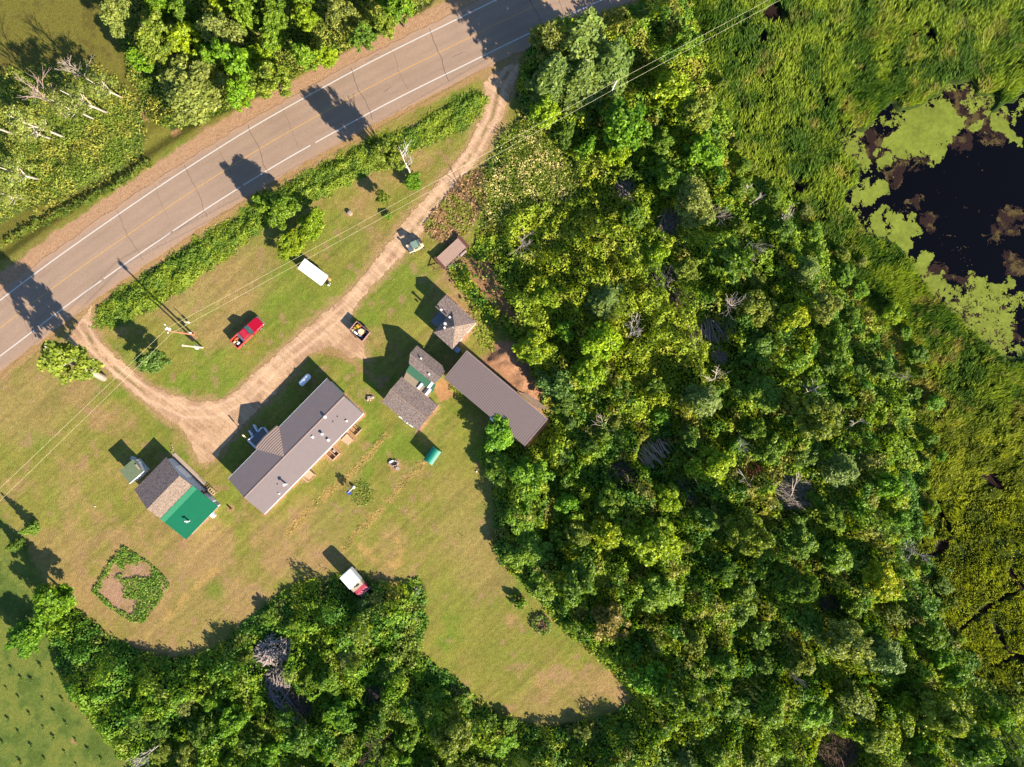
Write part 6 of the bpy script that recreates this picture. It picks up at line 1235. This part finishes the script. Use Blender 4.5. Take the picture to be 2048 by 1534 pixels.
def marshm(a, b):
    w_ = sdp(a, b, WOODS_E); e = sst(-w_ + jit(a, b, 18, 30, 3), -12, 14) * (a > 1280) * ((b < 900) | (a > 1740)); e = e * (sdp(a, b, POND) + jit(a, b, 10, 22, 4) < -3)
    for cr_ in CREEKS: e = e * (seg_d(a, b, cr_, False)[0] + jit(a, b, 7, 16, 3) > 5)
    for (x_, y_, r_) in PITS: e = e * (np.hypot(a - x_, b - y_) + jit(a, b, r_ * .7, r_ * .9, 3) > r_ * .8)
    holes = sst(fbm(a, b, 26, 9, 4, .75), .36, .48); return np.clip(e, 0, 1) * (.16 + .84 * holes)
def c_marsh(a, b, q):
    c = lerp3(K(76, 114, 36), K(136, 164, 52), sst(fbm(a, b, 34, 4, 4) + q.normal(0, .08, len(a)), .42, .6)); tan = .6 * sst(fbm(a, b, 34, 14, 4), .6, .74) * sst(b, -100, 200) + .7 * sst(-np.abs(a - 1560 - (b - 400) * .75) + 60, 0, 60) * (b > 350) * sst(fbm(a, b, 20, 3, 2), .4, .6)
    c = c * (1 - np.clip(tan, 0, 1)[:, None] * .7) + K(184, 164, 112) * np.clip(tan, 0, 1)[:, None] * .7
    lo = sst(b, 780, 900)[:, None]; alt = lerp3(K(154, 172, 56), K(118, 138, 46), sst(fbm(a, b, 22, 8, 3), .42, .6)); return c * (1 - lo) + alt * lo
blades((1270, 2070), (-20, 1000), 72, marshm, c_marsh, 'marsh_sedge', 'long green sedge and cattails of the marsh around the pond', 'marsh grass', 0.8, 1.5, .07, 16, lambda a, b: math.radians(60) + 1.8 * (fbm(a, b, 140, 4, 2) - .5))
blades((1730, 2070), (700, 1440), 72, lambda a, b: marshm(a, b) * (b > 960), c_marsh, 'marsh_grass', 'yellow green tussock grass of the lower right marsh', 'marsh grass', .5, 1.1, .075, 17, lambda a, b: 2 * math.pi * fbm(a, b, 20, 4, 2))
# little broadleaf bushes in the marsh edge
fill([(1400, 250), (1500, 260), (1600, 420), (1700, 580), (1800, 760), (1860, 900), (1850, 1000), (1780, 800), (1640, 600), (1500, 420)], 60, 10, 20, 1.2, 2.6, {'fresh': 2, 'lime': 1, 'olive': 2}, (1400, 250), () , 2, 1.0) if False else None

# ---- saplings planted in rows in the southwest field
sp0 = thing('tree_seedling', '', 'seedling'); q = random.Random(3); b = MB().tube([(0, 0, 0), (0, 0, .55)], .02, 5); b.build('stem', M_bark, sp0)
n = 60; cc = NR.normal(size=(n, 3)) * np.array([.13, .13, .16]) + np.array([0, 0, .45]); co, f, c = cards(cc, NR.normal(size=(n, 3)) + np.array([0, 0, 1]), np.full(n, .17), np.tile(K(96, 130, 60), (n, 1)), 1.6); np_mesh('leaves', co, f, M_leaf, c, sp0)
lab = 'knee high seedling planted in the rows of the southwest field'; seeds = [(25, 1337), (45, 1357), (108, 1352), (128, 1400), (88, 1398), (40, 1395), (62, 1428), (15, 1377), (112, 1425), (170, 1420), (152, 1398), (135, 1447), (88, 1455), (40, 1465), (197, 1448), (180, 1500), (65, 1492), (110, 1475), (153, 1540 - 60), (232, 1490), (92, 1518), (132, 1505), (205, 1518), (250, 1512), (20, 1440), (66, 1360), (85, 1332), (155, 1530), (45, 1525), (8, 1485)]
for i, (a, b_) in enumerate(seeds):
    t = sp0 if i == 0 else copy_tree(sp0); t.location = G3(a, b_); t.rotation_euler = (0, 0, q.uniform(0, 6)); s = q.uniform(.5, .85); t.scale = (s, s, s); tag(t, lab, 'seedling', 'seedlings planted in rows')
ORD = ['leftmost', 'second from the left', 'third from the left', 'fourth from the left', 'fifth from the left', 'sixth from the left', 'seventh from the left']
rows_ = {}
for o_ in [o for o in COL.objects if o.get('category') == 'seedling']: rows_.setdefault(min(5, int((-o_.location.y * 12 + 767 - 1325) // 34)), []).append(o_)
RN = ['top', 'second', 'third', 'fourth', 'fifth', 'bottom', 'bottom']
for i_, (k_, os_) in enumerate(sorted(rows_.items())):
    for j_, o_ in enumerate(sorted(os_, key=lambda o: o.location.x)): o_['label'] = 'field seedling %s in the %s row' % (ORD[min(j_, 6)], RN[min(i_, 6)])
print('TREES', NTREE[0])

# ---- labels of the packed trees: by look and by the nearest thing one can find
MARKS = [(618, 448, 'bushy hedge tree'), (1070, 700, 'maple beside the orange dirt bank'), (1205, 680, 'tallest bright maple'), (1098, 592, 'maple north of the dirt bank'), (1062, 955, 'pole shed'),
 (1310, 1085, 'very large yellow green maple'), (1215, 1068, 'golden yellow maple'), (1222, 1248, 'brownish reddening tree'), (1172, 62, 'tallest pine at the road'), (1245, 250, 'wide tree under the wires'), (1398, 402, 'pale olive aspen'),
 (1595, 630, 'golden tree near the marsh'), (1430, 935, 'maple beside the rust red bough'), (1770, 1165, 'yellow maple by the lower marsh'), (375, 172, 'very wide pale willow'), (512, 105, 'yellowish tree by the willow'), (302, 68, 'olive tree above the willow'),
 (548, 1298, 'bleached driftwood pile'), (738, 1218, 'grey green willow bush'), (752, 1480, 'brown dead tree at the bottom'), (1672, 1500, 'round brown brush pile'), (1588, 985, 'big grey brush pile'), (1420, 665, 'row of fallen logs'), (1340, 448, 'fan shaped brush pile'),
 (1372, 975, 'straight fallen poles'), (1265, 655, 'white tree in the clearing'), (1440, 610, 'white bare tree by the logs'), (1083, 1246, 'round flower ring'), (1655, 1205, 'dark hollow logs'), (1850, 1112, 'bare lower marsh tree'), (1990, 640, 'pond duckweed'), (300, 1500, 'white birch limbs bottom left'), (50, 1278, 'southwest field tree'), (1248, 378, 'pale stick pile'), (870, 10, 'top of the road'), (1240, 1400, 'tip of the back lawn'), (1302, 905, 'pale board pile')]
names = {}
for px, py, r_, kn, t in PACK:
    mx, my_, mn = min(MARKS, key=lambda m: math.hypot(m[0] - px, m[1] - py)); d_ = math.hypot(mx - px, my_ - py); a_ = math.degrees(math.atan2(my_ - py, px - mx)) % 360
    dr = ['to the right of', 'to the upper right of', 'above', 'to the upper left of', 'to the left of', 'to the lower left of', 'below', 'to the lower right of'][int((a_ + 22.5) // 45) % 8]
    sz = 'small ' if r_ < 27 else 'large ' if r_ > 37 else ''
    names.setdefault('%s%s tree %s the %s' % (sz, kn, dr, mn), []).append((d_, t))
for lab, ts in names.items():
    for i_, (d_, t) in enumerate(sorted(ts, key=lambda q_: q_[0])):
        t['label'] = (['', 'second ', 'third ', 'fourth ', 'fifth ', 'sixth ', 'seventh '][i_] + lab) if i_ < 7 else lab

for t in [q_[4] for q_ in PACK]:
    if len(t['label'].split()) > 16: t['label'] = t['label'].replace('to the ', '')
